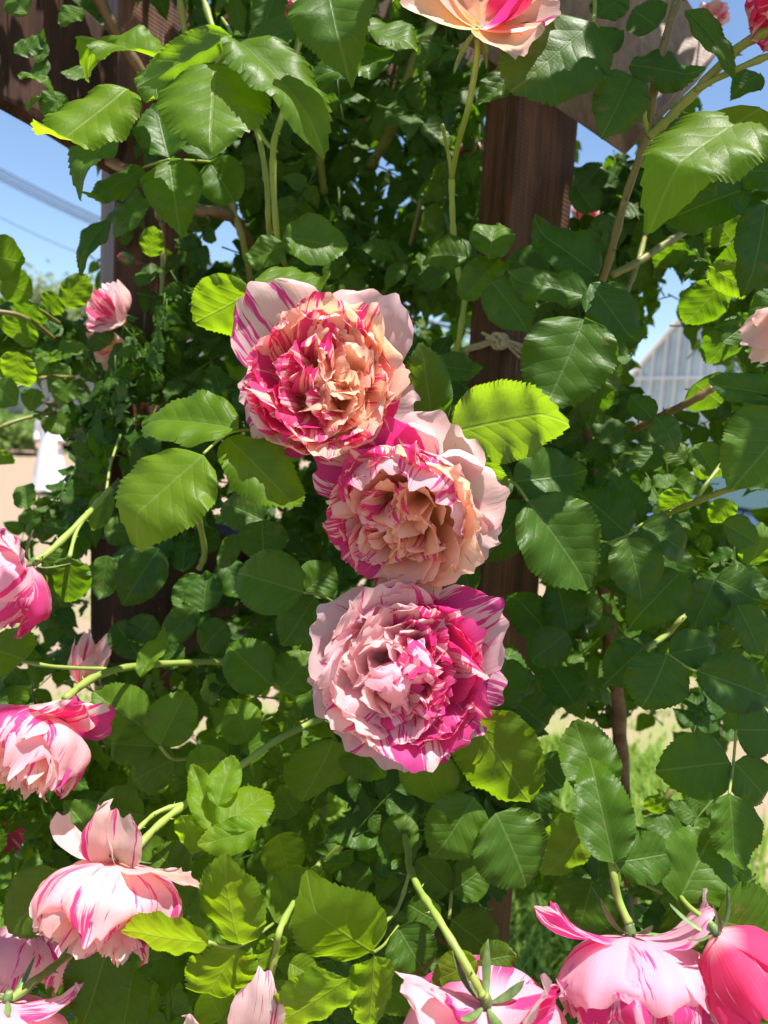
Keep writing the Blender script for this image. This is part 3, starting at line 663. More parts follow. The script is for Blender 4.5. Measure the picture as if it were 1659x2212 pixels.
def rosette(seed, guards, md=0., mag=.3, ms=.35, ap=.7, apd=0., rim=True, rings=1, quarters=4, dome=0., core=True, lil=.2, small=False):
    """full cupped rosette seen from the front. md: direction of the magenta side, ms its strength"""
    r = random.Random(seed); L = []
    def colr(th, k=1., a=1.):
        s = mag + ms * math.cos(th - md) + r.uniform(-.22, .25)
        return (min(.68, s * k), ap * a * (1 - .5 * max(0, math.cos(th - md))) + r.uniform(-.15, .15), lil + r.uniform(-.1, .3))
    for a, ln, W, lift in guards:
        th = R_(a)
        L.append((dict(theta=th, prof=[(.05, -.02), (.55 * ln, -.05), (.95 * ln, .10 + lift), (1.28 * ln, .16 + lift * 1.8)], W=W, cup=.20, ruff=.06, seed=r.random(), nu=18, nv=14, tipv=.76), (colr(th)[0] * .75 + .06, .12 * ap, .8)))
    if rim:
        for lay, (n, rr_, zz, W) in enumerate(((6, 1.02, .60, .56), (7, .95, .70, .48), (8, .88, .74, .42))):
            for k in range(n):
                th = 6.283 * (k + .5 * lay + r.uniform(-.15, .15)) / n + seed
                L.append((dict(theta=th, prof=[(.06, 0.), (.62 * rr_, .02), (1.06 * rr_, .3), (rr_ * r.uniform(.92, 1.02), zz + r.uniform(-.08, .08))], W=W, cup=.42, ruff=.035, twist=r.uniform(-.15, .15), seed=r.random(), nu=12, nv=10), colr(th, 1.25, .6)))
    for lay, (q, n) in enumerate(((.86, 8), (.72, 7), (.58, 6))):
        for k in range(n):
            th = 6.283 * (k + r.uniform(-.32, .32)) / n + lay * .37; q2 = q + r.uniform(-.05, .05); fl = r.uniform(.06, .26)
            zt = .74 - .03 * lay + dome * (.10 + .07 * lay) + r.uniform(-.05, .05)
            L.append((dict(theta=th, prof=[(.10, .08), (q2 * .8, .16), (q2 * .90, zt - .12), (q2 + fl, zt - fl * .25)], W=q2 * r.uniform(.50, .72), cup=r.uniform(.10, .36), ruff=.046, twist=r.uniform(-.4, .4), seed=r.random(), nu=14, nv=11, ctr=(r.uniform(-.05, .05), r.uniform(-.05, .05), 0), fold=r.uniform(-.22, .12), tipv=.64), colr(th)))
    for qn in range(quarters):
        qa = 6.283 * qn / quarters + .6 + r.uniform(-.25, .25) + seed; qr = r.uniform(.27, .36); cx, cy = qr * math.cos(qa), qr * math.sin(qa)
        for lay, (m, rad) in enumerate(((3, .22), (3, .13), (1, .05))):
            for k in range(m):
                th = 6.283 * (k + r.uniform(-.3, .3)) / m + qn * 1.3 + lay; fl = r.uniform(.08, .24)
                zt = .70 + .02 * lay + dome * .24 + r.uniform(-.05, .06)
                L.append((dict(theta=th, prof=[(.02, .12), (rad * .8, .25), (rad * .95, zt - .14), (rad + fl, zt - fl * .15)], W=(.33, .24, .16)[lay] * r.uniform(.9, 1.2), cup=(.22, .40, .6)[lay] * r.uniform(.5, 1.1), ruff=.034, twist=r.uniform(-.5, .5), seed=r.random(), nu=12, nv=11, ctr=(cx, cy, 0), fold=r.uniform(-.25, .2), tipv=.64), colr(math.atan2(cy + .3 * math.sin(th), cx + .3 * math.cos(th)), .9, 1.1)))
    if core:
        for k in range(6):
            th = k * 1.05 + r.uniform(-.3, .3)
            L.append((dict(theta=th, prof=[(.02, .15), (.10, .35), (.13, .5), (.10 + r.uniform(0, .1), .62 + r.uniform(-.05, .06))], W=.13, cup=.5, ruff=.04, seed=r.random(), twist=r.uniform(-.5, .5)), colr(th, 1.1, 1.1)))
    return L
def hanging(seed, flips, md=0., mag=.25, ms=.2, ap=.45, lil=.6, inner=26, drop=1.0, n1=6, n2=7, red=0.):
    """bloom hanging face down, seen from the side: dome of broad outer petals, ruffled ones showing below, some flipped back"""
    r = random.Random(seed); L = []
    def colr(th, k=1., a=1.): return (mag * k + ms * math.cos(th - md) + r.uniform(-.22, .22), ap * a + r.uniform(-.12, .12), lil + r.uniform(-.25, .25))
    for a, ln, W, back in flips:
        th = R_(a)
        L.append((dict(theta=th, prof=[(.05, 0), (.40 * ln, .04), (.85 * ln, -.02 - .25 * back), (1.02 * ln, -.12 - back)], W=W * 1.12, cup=.18, ruff=.07, twist=r.uniform(-.3, .3), seed=r.random(), nu=14, nv=12, tipv=.7), colr(th, 1.1, .5)))
    for k in range(n1):
        th = 6.283 * (k + r.uniform(-.18, .18)) / n1 + seed
        L.append((dict(theta=th, prof=[(.05, .0), (.70, -.02), (1.12, .30), (.90, .74 * drop + r.uniform(-.10, .12))], W=.56, cup=.36, ruff=.075, seed=r.random(), nu=16, nv=12, tipv=.65), colr(th, .9, .6)))
    for k in range(n2):
        th = 6.283 * (k + r.uniform(-.18, .18)) / n2 + seed + .5
        L.append((dict(theta=th, prof=[(.05, .04), (.62, .06), (1.04, .42), (.80, .92 * drop + r.uniform(-.08, .1))], W=.44, cup=.34, ruff=.075, seed=r.random(), nu=14, nv=10), colr(th, 1.2, .8)))
    for k in range(inner):
        q = math.sqrt(r.random()) * .72 + .12; th = k * 2.4
        L.append((dict(theta=th, prof=[(.1 * q, .15), (.6 * q, .40), (q * 1.0, .75 * drop), (q * 1.06, (1.08 - .14 * q) * drop + r.uniform(-.08, .1))], W=r.uniform(.17, .28), cup=r.uniform(.1, .8), ruff=.07, twist=r.uniform(-.7, .7), seed=r.random(), nu=8, nv=9, fold=r.uniform(-.2, .4)), colr(th, .9, 1.5)))
    return L
def loose(seed, spec, mag=.3, ap=.5, lil=.3):
    """few petalled open or half open flower: spec of (angle, length, width, openness 0 upright .. 1 flat)"""
    r = random.Random(seed); L = []
    for a, ln, W, o in spec:
        th = R_(a)
        prof = [(.04, 0), (.25 + .3 * o, .10 * (1 - o)), (.38 + .5 * o, .65 * (1 - .75 * o)), ((.34 + .78 * o) * ln, (1.15 * (1 - o) + .12) * ln)]
        L.append((dict(theta=th, prof=prof, W=W, cup=.42, ruff=.05, twist=r.uniform(-.3, .3), seed=r.random(), nu=12, nv=11), (mag + r.uniform(-.25, .3), ap + r.uniform(-.2, .2), lil + r.uniform(-.2, .3))))
    return L
G1 = 'large open striped rose blooms'
L1 = rosette(3, [(126, 1.22, .70, .16), (54, 1.16, .64, .12), (-8, .95, .55, .06), (-60, .84, .55, -.05), (-140, .86, .55, .02), (185, .86, .5, .02)], md=R_(-160), mag=.40, ms=.20, ap=1.0, dome=.1)
rose('rose_bloom', 'uppermost of the three large front blooms, apricot heart, two upright pale pink back petals', 702, 846, .545, .054, (.02, .08, 1), L1, G1, stem=[(700, 850, .62), (690, 960, .68), 7], seed=4)
L2 = rosette(8, [(100, 1.05, .66, .1), (60, 1.12, .62, .05), (20, 1.08, .6, .15), (140, 1.12, .5, .2), (-20, 1.0, .5, .1)], md=R_(170), mag=.32, ms=.22, ap=.95, dome=.35, quarters=4, lil=.35)
for a_, z_, W_ in ((95, .92, .62), (55, .98, .66), (20, .90, .56), (130, .86, .5)):
    L2.append((dict(theta=R_(a_), prof=[(.06, 0), (.95, .02), (1.12, .62), (.70, z_)], W=W_, cup=.32, ruff=.05, seed=a_, nu=16, nv=13, tipv=.62), (.24 + .002 * a_, .28, .8)))
rose('rose_bloom', 'middle of the three large front blooms, cream and peach, with sunlit upper petals', 888, 1096, .55, .0535, (-.26, -.30, .90), L2, G1, stem=[(930, 1050, .62), (950, 1000, .68), 7], seed=5)
L3 = rosette(13, [(150, .96, .66, .05), (30, 1.10, .60, .2), (-12, .98, .55, .1), (-52, .97, .62, .05), (-95, .95, .62, .0), (-140, .92, .6, 0), (190, .88, .6, .0)], md=R_(-10), mag=.40, ms=.40, ap=.22, dome=0, core=False, lil=.45)
for th, c in ((.5, .55), (3.9, .16)):
    for k in range(3):
        L3.append((dict(theta=th + 2.1 * k, ctr=(.17 * math.cos(th), .17 * math.sin(th), 0), prof=[(.03, .2), (.30, .30), (.34, .84), (-.08, .94)], W=.34, cup=.45, ruff=.01, seed=k + th, nu=9, nv=10), (c, .2, .5)))
rose('rose_bloom', 'lowest of the three large front blooms, half magenta, half pale, closed pink centre', 866, 1440, .545, .0575, (.02, .10, 1), L3, G1, stem=[(870, 1440, .62), (880, 1380, .68), 7], seed=6)
G2 = 'blooms hanging face down'
rose('rose_bloom', 'pale bloom with magenta side petals cut by the left picture edge, beside the mossy leaves', 95, 1545, .525, .046, (-.25, -.80, .55), hanging(21, [(-10, .95, .5, .2), (20, .9, .45, .05)], md=R_(10), mag=.20, ms=.32, ap=.5, inner=34), G2, stem=[(135, 1512, .55), 7], seed=7)
rose('rose_bloom', 'cream and pink hanging bloom with winged back petals, on the green stem at lower left', 262, 1862, .505, .049, (-.16, -.93, .34), hanging(22, [(172, 1.08, .44, .35), (2, 1.15, .48, .0), (72, .58, .38, .6), (112, .5, .28, .5)], mag=.32, ms=.05, ap=.62, inner=40), G2, stem=[(278, 1852, .506), 7], seed=8)
rose('rose_bloom', 'large pink and white hanging bloom on two sepalled stems at lower right', 1362, 2022, .49, .053, (.03, -.92, .36), hanging(23, [(178, 1.0, .46, .30), (12, .95, .56, .35)], mag=.42, ms=.05, ap=.12, lil=.85, drop=.95, n1=7, n2=9, inner=36), G2, stem=[(1335, 1940, .50), (1322, 1866, .505), (1312, 1800, .55), (1300, 1740, .62), 9], seed=9)
rose('rose_bloom', 'pink and white hanging bloom at the bottom edge with upright petals beside its stem', 1050, 2172, .458, .054, (.02, -.93, -.32), hanging(24, [(172, .95, .40, .45), (150, .6, .28, .45), (50, .75, .44, .85), (20, .8, .3, .5)], mag=.42, ms=.05, ap=.1, lil=.85), G2, stem=[(1042, 2150, .455), 8], seed=10)
rose('rose_bloom', 'half open red and pink bloom with a long sepal at the lower right corner', 1548, 2018, .455, .043, (.42, -.88, .2), loose(31, [(30, 1.2, .42, .35), (-40, 1.25, .5, .25), (90, .9, .42, .75), (160, 1.15, .46, .45), (-90, 1.2, .5, .2), (10, 1.1, .44, .7), (200, 1.15, .44, .3), (60, 1.1, .36, .1)], 1.0, .1, .0), G2, stem=[(1530, 1990, .47), (1480, 1950, .49), (1440, 1890, .57), 6], seed=11)
rose('rose_bloom', 'open loose bloom with yellow throat and red petal at the top above the post', 1035, 62, .60, .056, (.10, .55, .80), loose(32, [(-172, 1.2, .55, .85), (-72, 1.15, .52, .95), (-20, 1.1, .50, .8), (30, 1.2, .5, .7), (100, 1.2, .55, .6), (145, 1.2, .5, .55)], .20, .65, .5) + loose(77, [(15, 1.0, .42, .5), (-30, .8, .34, .35)], 1.0, .0, .0), 'open roses', stem=[(1030, 125, .605), (1012, 230, .62), (990, 310, .66), (975, 385, .7), 7], seed=12)
rose('rose_bloom', 'small white bloom with crimson stripes against the dark post on the left', 262, 690, .86, .036, (-.35, .35, .85), loose(33, [(150, 1.2, .6, .7), (80, 1.2, .6, .5), (210, 1.1, .55, .75), (10, 1.1, .5, .35), (-60, 1.0, .5, .6), (40, 1.2, .5, .15), (120, 1.0, .45, .2)], .34, .15, .05), 'open roses', stem=[(300, 720, .92), (330, 760, .96), 5], seed=13)
rose('rose_bloom', 'salmon bloom half hidden under a dark leaf beneath the crimson striped bloom', 262, 742, .90, .036, (-.5, -.4, .7), loose(34, [(150, 1.1, .5, .6), (210, 1.1, .5, .7), (-60, 1.0, .5, .7), (30, 1.0, .5, .5), (90, 1.0, .45, .2)], .15, .6, .1), 'open roses', stem=[(300, 750, .95), (330, 790, .98), 5], seed=14)
rose('rose_bloom', 'pink bloom nodding on a green stem at the left edge, whitish outer petals', 66, 1218, .58, .044, (-.70, -.66, .25), hanging(25, [(30, .9, .4, .1)], md=R_(-90), mag=.45, ms=.2, ap=.2, lil=.6, inner=20), G2, stem=[(80, 1212, .58), 7], seed=15)
rose('rose_bloom', 'pale tulip shaped bloom with one pink lip in front of the curved board', 175, 1475, .80, .040, (.35, .85, .3), loose(35, [(170, 1.2, .42, .1), (20, 1.25, .36, .2), (80, 1.1, .4, .1), (-60, 1.2, .4, .1), (-120, 1.1, .4, .15)], .2, .3, .3), 'open roses', stem=[(160, 1500, .82), (190, 1540, .85), 5], seed=16)
rose('rose_bloom', 'faded lilac pink bloom behind leaves near the lower left corner', 70, 2005, .62, .040, (-.2, -.9, .3), hanging(26, [], mag=.25, ms=.1, ap=.05, lil=.95, inner=10), 'half hidden low blooms', stem=[(110, 1960, .66), 6], seed=17)
rose('rose_bloom', 'pale pink bloom with green sepals in the bottom left corner', 15, 2165, .47, .043, (-.1, -.95, .25), hanging(27, [(0, 1.0, .4, .2), (170, 1., .4, .2)], mag=.22, ms=.1, ap=.2, lil=.7, inner=8), 'half hidden low blooms', stem=[(20, 2160, .47), 7], seed=18)
rose('rose_bloom', 'pale pink petals rising from the bottom edge beside the yellow green leaves', 545, 2268, .48, .044, (0, -.6, .75), hanging(28, [(80, 1.1, .36, .5), (150, 1.1, .34, .1), (40, .9, .3, .5)], mag=.28, ms=.1, ap=.3, lil=.6, inner=10), 'half hidden low blooms', stem=[(575, 2200, .5), 6], seed=19)
rose('rose_bloom', 'coral red bloom glimpsed at the left edge behind leaves', -5, 2040, .72, .036, (.2, -.5, .8), loose(36, [(30, 1.1, .5, .6), (100, 1.1, .5, .6), (-40, 1.1, .5, .7), (200, 1, .5, .5)], .95, .6, .0), 'half hidden low blooms', seed=20)
rose('rose_bloom', 'coral pink bloom deep in the shade left of the hanging cream bloom', -12, 1770, .75, .036, (.3, -.5, .8), loose(37, [(30, 1.1, .5, .6), (100, 1.1, .5, .6), (-40, 1.1, .5, .7), (200, 1, .5, .5)], .75, .7, .0), 'half hidden low blooms', seed=21)
rose('rose_bloom', 'faded dusty pink bloom with curled petals at the right edge near the greenhouse', 1722, 690, .55, .034, (-.75, -.35, .4), loose(38, [(180, 1.2, .42, .45), (120, 1.0, .4, .3), (-140, 1.2, .4, .6), (60, 1, .4, .4), (0, 1, .4, .3)], .05, .3, .9), 'roses at the right edge', stem=[(1680, 690, .57), (1720, 760, .6), 6], seed=22)
rose('rose_bloom', 'bright pink bloom cut by the top right corner against blue sky', 1740, -25, .55, .038, (-.35, -.75, .4), hanging(29, [], mag=.55, ms=.1, ap=.05, lil=.5, inner=12), 'roses at the right edge', stem=[(1690, -60, .58), 6], seed=23)
far = [('small pale pink bloom in a gap right of the post', 1264, 462, 1.05), ('tiny peach bloom just left of the brown post', 1020, 346, 1.1), ('small pink bloom beside the reddish cane', 1310, 522, 1.05), ('small rose pink bloom hanging above the reddish cane fork', 1440, 474, .95),
       ('small pink bloom against sky by the weathered board', 1528, 52, 1.0), ('pale pink bloom high up beside the lit beam', 622, 28, 1.0), ('dark pink bloom in the shade under the top left canes', 322, 60, 1.0)]
fb = loose(40, [(a, 1.1, .45, o) for a, o in ((0, .6), (72, .6), (144, .6), (216, .6), (288, .6), (30, .3), (100, .3), (180, .3), (260, .3), (320, .25))], .2, .2, .6)
proto = None
for i, (lab, px, py, d) in enumerate(far):
    if proto is None:
        proto = rose('rose_bloom', lab, px, py, d, .026, (-.1, -.3, .9), fb, 'small far blooms', seed=30)
    else:
        c = proto.copy(); COL.objects.link(c); c['label'] = lab; c.location = at(px, py, d); c.rotation_euler = (rnd.uniform(-.5, .5), rnd.uniform(-.5, .5), rnd.uniform(-.5, .5))
        for ch in list(proto.children):
            q = ch.copy(); COL.objects.link(q); q.parent = c
            if q.name.startswith('petal'):
                cl = q.color; q.color = (min(1, max(0, cl[0] + (.8 if i in (3, 6) else .1))), cl[1] + (.6 if i == 1 else 0), cl[2], cl[3])
def bud(label, px, py, d, Rm, axis):
    M = bloom_frame(px, py, d, axis); root = empty('rose_bud', M.translation, label, 'rose bud', 'rose buds'); S = M @ Matrix.Scale(Rm, 4)
    for k in range(4):
        vs, fs, us = petal(k * 1.57, [(.1, 0), (.75, .35), (.65, 1.2), (.06, 1.75)], .5, .45, .01, .3, k, 8, 9)
        me = mesh('petal', [S @ v - M.translation for v in vs], fs, us); me.materials.append(M_PETAL)
        o = bpy.data.objects.new('petal', me); COL.objects.link(o); o.parent = root; o.color = (.75, .2, .1 * k, .1)
    for k in range(5):
        vs, fs, us = petal(k * 1.2566 + .4, [(.1, -.02), (.88, .2), (.80, 1.0), (.30, 1.75)], .40, .45, .01, 0, k, 6, 8, tipv=.2)
        me = mesh('sepal', [S @ v - M.translation for v in vs], fs, us); me.materials.append(M_SEPAL)
        o = bpy.data.objects.new('sepal', me); COL.objects.link(o); o.parent = root
    mb = MB(); mb.tube([S @ Vector(p) for p in ((0, 0, -2.2), (.1, 0, -1.2), (0, 0, -.5), (0, 0, -.2), (0, 0, .1))], [Rm * .16, Rm * .16, Rm * .3, Rm * .42, Rm * .3], 9)
    o = mb.build('stem', M_STEM, root, smooth=True)
bud('plump green rose bud with a pink tip beside the left post', 292, 566, .88, .0115, (-.7, .15, .5))
bud('reddish rose bud opening high on the left post', 352, 480, .90, .012, (-.1, .9, .3))

# ------------------------------------------------------------------ pergola
per = empty('pergola', (0, 1.0, 0), 'dark brown stained wooden pergola with two square posts, braces and beams carrying the roses', 'pergola')
def vert_at(px, py, d):
    p = at(px, py, d); return Vector((p.x, p.y, 0))
def post(corner, side, ang, h):
    """corner: ground point of the near vertical edge; faces run away from it"""
    mb = MB(); a = Vector((math.cos(ang), math.sin(ang), 0)); b = Vector((-a.y, a.x, 0))
    c = corner + (a + b) * side / 2
    mb.box((0, 0, 0), (side, side, h), 0)
    M = Matrix.Translation(c + Vector((0, 0, h / 2))) @ Matrix.Rotation(ang, 4, 'Z')
    return mb.build('post', M_WOOD, per, bevel=.003, M=M)
view = math.atan2((1103 - 829.5), F)
post(vert_at(1103, 480, .87), .083, R_(32) - view, 2.45)
viewl = math.atan2((248 - 829.5), F)
post(vert_at(247, 500, .97), .093, R_(12) - viewl, 2.45)
def board(name, pts, vec, mat, bevel=.003):
    mb = MB(); mb.prism([at(*p) for p in pts], vec)
    return mb.build(name, mat, per, bevel=bevel)
board('brace', [(-260, 60, .70), (0, 208, .82), (236, 358, .95), (330, 345, 1.0), (330, 150, 1.0), (160, 0, .9), (-260, -260, .70)], fw * .035 + Vector((.02, .03, -.012)), M_WOOD_SHADE)
board('beam_end', [(1000, -260, .92), (1380, -170, .80), (1556, 108, .765), (1390, 276, .75), (1252, 186, .80), (1000, 20, .92)], fw * .035 + UP * -.012 + RT * -.008, M_WOODL)
board('beam', [(300, 200, 1.22), (1120, 30, 1.18), (1120, 190, 1.18), (300, 350, 1.22)], fw * .06 + UP * .02, M_WOOD)
board('beam', [(470, -60, 1.45), (1120, -60, 1.4), (1120, 40, 1.4), (470, 45, 1.45)], fw * .06 + UP * .02, M_WOOD)
mb = MB()                                                            # curved rail joining the left post
top = [(196, 1146, .93), (300, 1138, .97), (400, 1140, 1.03), (500, 1158, 1.10), (620, 1198, 1.2), (760, 1240, 1.32)]
bot = [(196, 1432, .93), (300, 1432, .97), (390, 1420, 1.03), (470, 1385, 1.10), (600, 1350, 1.2), (760, 1345, 1.32)]
n0 = len(top)
for q in top: mb.v.append(at(*q))
for q in bot: mb.v.append(at(*q))
th = fw * .045 + UP * .012
mb.v += [v + th for v in mb.v[:2 * n0]]
for i in range(n0 - 1):
    a, b = i, n0 + i; c, e = 2 * n0 + i, 3 * n0 + i
    mb.f += [(a, b, b + 1, a + 1), (c, c + 1, e + 1, e), (a, a + 1, c + 1, c), (b, e, e + 1, b + 1)]
mb.f += [(0, 2 * n0, 3 * n0, n0), (n0 - 1, 2 * n0 - 1, 4 * n0 - 1, 3 * n0 - 1)]
mb.build('rail', M_WOOD_SHADE, per, smooth=False)
# twine round the near post
M_TW = plain('jute_twine', (0.58, 0.46, 0.31), .9, .1, 400, .35, .8, .0015)
tw = empty('twine_tie', at(1090, 738, .85), 'pale jute twine knotted round the dark near post', 'twine')
mb = MB()
corner = vert_at(1103, 480, .87); zt = at(1092, 736, .86).z
A = R_(32) - view; av = Vector((math.cos(A), math.sin(A), 0)); bv = Vector((-av.y, av.x, 0))
cz = Vector((corner.x, corner.y, zt)); e = .0045
out = -(av + bv).normalized()
loop = [cz + bv * .083 - av * e + Vector((0, 0, -.002)), cz + bv * .04 - av * e, cz + out * e * 1.2 + Vector((0, 0, .002)), cz + av * .04 - bv * e + Vector((0, 0, -.006)), cz + av * .085 - bv * e + Vector((0, 0, -.014)), cz + av * .087 + bv * .087 + Vector((0, 0, -.012)), cz + bv * .087 - av * .002 + Vector((0, 0, -.004))]
for k in range(3):
    off = Vector((0, 0, .0022 * (k - 1))) - out * 0
    mb.tube([p + off + out * .0008 * k for p in smooth_path(loop, 6)], .0021, 7)
mb.build('loop', M_TW, tw, smooth=True)
mb = MB(); kc = cz + out * .010 + Vector((0, 0, .001))
for k in range(4):
    ring = []
    for i in range(15):
        a = i / 14 * 6.6; ring.append(kc + (RT * math.cos(a) * .0058 + UP * math.sin(a) * .0085) @ Matrix.Rotation(0, 3, 'Z') + out * (.003 * math.sin(a + k)) + RT * (.0024 * (k - 1.5)))
    mb.tube(ring, .0025, 7)
mb.build('knot', M_TW, tw, smooth=True)
for q in ([(0, 0, 0), (-.010, .003, .002), (-.018, .006, .004)], [(.002, -.001, .002), (.014, -.005, .002), (.026, -.013, .001), (.034, -.016, -.001)]):
    mb = MB()
    for k in range(4):
        j = Vector((rnd.uniform(-1, 1), rnd.uniform(-1, 1), rnd.uniform(-1, 1))) * .0016
        mb.tube(smooth_path([kc + RT * p[0] + UP * p[1] - fw * p[2] + j * (1 + 1.2 * i) for i, p in enumerate(q)], 4), .0017, 6)
    mb.build('loose_end', M_TW, tw, smooth=True)
# thin stake on the right
st = MB(); sp = [at(1268, 820, .82), at(1283, 980, .83), at(1305, 1250, .86), at(1332, 1510, .90), at(1345, 1690, .95), at(1372, 2050, 1.12)]
st.tube(smooth_path(sp, 8), [.0095 + .001 * math.sin(i * 1.3) for i in range(41)], 10)
tag(st.build('garden_stake', plain('bare_brown_stake', (0.16, 0.085, 0.05), .6, .3, 70, .4, .4, .001), None, smooth=True), 'thin straight brown stake standing among the leaves right of the post', 'stake')

# ------------------------------------------------------------------ ground and grass
def ground_material():
    g = N('sandy_ground'); tc = g.n('TexCoord').outputs['Object']
    f1 = g.noise(tc, 1.1, 5); f2 = g.noise(tc, 9, 5, .7); f3 = g.noise(tc, 70, 3, .7)
    c = g.mix(f2, (0.25, 0.185, 0.13), (0.35, 0.265, 0.19))
    c = g.mix(g.math('MULTIPLY', f3, .35), c, (0.15, 0.11, 0.075))
    gr = g.ramp(g.math('ADD', g.math('MULTIPLY', f1, .75), g.math('MULTIPLY', f2, .25)), .47, .60)
    x = g.sep(tc); near = g.math('MULTIPLY', g.ramp(x[1], 9.0, 3.0), .85)
    c = g.mix(g.math('MULTIPLY', gr, near), c, g.mix(f3, (0.10, 0.15, 0.03), (0.26, 0.28, 0.09)))
    return g.done(g.bsdf(c, .9, .15, g.bump(g.math('ADD', f2, f3), .5, .02)))
mb = MB(); S_ = 1500
mb.v = [Vector((-S_, -S_, 0)), Vector((S_, -S_, 0)), Vector((S_, S_, 0)), Vector((-S_, S_, 0))]; mb.f = [(0, 1, 2, 3)]
tag(mb.build('ground', ground_material()), 'sandy beige ground with thin grass', 'ground', kind='structure')
M_GR = N('grass_blade'); gi = M_GR.n('Attribute', attribute_name='tint').outputs['Fac']
gt = M_GR.n('BsdfTranslucent'); M_GR.set(gt, 'Color', (.42, .60, .06)); gm = M_GR.n('MixShader'); M_GR.set(gm, 0, .4)
M_GR.set(gm, 1, M_GR.bsdf(M_GR.mix(gi, (.10, .20, .03), (.30, .40, .08)), .5, .3)); M_GR.set(gm, 2, gt.outputs[0]); M_GR = M_GR.done(gm.outputs[0])
V, Fa, T = [], [], []
def tuft(x, y, n, h):
    for _ in range(n):
        b = Vector((x + rnd.gauss(0, .05), y + rnd.gauss(0, .05), 0)); a = rnd.uniform(0, 6.28); hh = h * rnd.uniform(.4, 1.2); wv = rnd.uniform(.003, .008)
        s = Vector((math.cos(a), math.sin(a), 0)); ln = Vector((-s.y, s.x, 0)) * hh * rnd.uniform(.1, .7); t = rnd.random(); k = len(V)
        for f, ww in ((0, 1), (.5, .9), (1, .08)):
            p = b + Vector((0, 0, hh * (f - .25 * f * f))) + ln * f * f
            V.append(p - s * wv * ww); V.append(p + s * wv * ww); T.extend((t, t))
        Fa.extend([(k, k + 1, k + 3, k + 2), (k + 2, k + 3, k + 5, k + 4)])
for i in range(420):
    x, y = rnd.uniform(-.6, 1.4), rnd.uniform(1.5, 3.4)
    tuft(x, y, 34, .26 if y < 2.6 else .14)
for i in range(330):
    tuft(rnd.uniform(-2.5, 3.2), rnd.uniform(3.0, 6.5), 10, .06)
o = link('grass', mesh('grass', V, Fa, tint=T), None, None, M_GR); tag(o, 'bright green tall grass and weeds growing on the sandy ground', 'grass', kind='stuff')

# ------------------------------------------------------------------ background: greenhouse, car, person, building, trees, cables
M_WHITE = plain('white_frame', (.78, .78, .76), .45, .4, 3, .06)
M_GLASS = plain('greenhouse_glass', (.42, .52, .54), .12, .6, 1.2, .25)
gh = empty('greenhouse', at(1500, 960, 19) * 1, 'white framed glass greenhouse with a steep gable behind the parked car', 'greenhouse')
GA = R_(-52)                                                       # the gable is seen at a slant
go = Vector((at(1500, 960, 19).x, at(1500, 960, 19).y, 0))
gx = Vector((math.cos(GA), math.sin(GA), 0)); gy = Vector((-gx.y, gx.x, 0)) 
if gy.y < 0: gy = -gy
HW, EV, AP, LN = 2.1, 3.2, 5.55, 12
def gp(x, y, z): return go + gx * x + gy * y + Vector((0, 0, z))
mb = MB(); mb.v = [gp(-HW, 0, 0), gp(HW, 0, 0), gp(HW, 0, EV), gp(0, 0, AP), gp(-HW, 0, EV)]; mb.f = [(0, 1, 2, 3, 4)]
mb.build('gable_glass', M_GLASS, gh)
for s in (-1, 1):
    mb = MB(); mb.v = [gp(s * HW, .02, 0), gp(s * HW, LN, 0), gp(s * HW, LN, EV), gp(s * HW, .02, EV)]; mb.f = [(0, 1, 2, 3)]; mb.build('side_glass', M_GLASS, gh)
    mb = MB(); mb.v = [gp(s * HW, .02, EV + .01), gp(s * HW, LN, EV + .01), gp(0, LN, AP), gp(0, .02, AP)]; mb.f = [(0, 1, 2, 3)]; mb.build('roof', M_GLASS, gh)
mb = MB()
for i in range(13):
    x = -HW + 2 * HW * i / 12; zt_ = EV + (AP - EV) * (1 - abs(x) / HW)
    mb.tube([gp(x, -.05, 0), gp(x, -.05, zt_)], .045, 4)
for z in (.7, 1.9, EV): mb.tube([gp(-HW, -.06, z), gp(HW, -.06, z)], .05, 4)
for s in (-1, 1): mb.tube([gp(s * HW, -.07, EV), gp(0, -.07, AP)], .07, 4)
mb.build('gable_frame', M_WHITE, gh)
mb = MB()
for s in (-1, 1):
    for i in range(19):
        y = LN * i / 18
        mb.tube([gp(s * (HW + .05), y, 0), gp(s * (HW + .05), y, EV), gp(0, y, AP + .06)], .04, 4)
    for z in (.7, EV): mb.tube([gp(s * (HW + .06), 0, z), gp(s * (HW + .06), LN, z)], .05, 4)
mb.tube([gp(0, -.2, AP + .08), gp(0, LN, AP + .08)], .08, 4)
mb.build('side_frame', M_WHITE, gh)
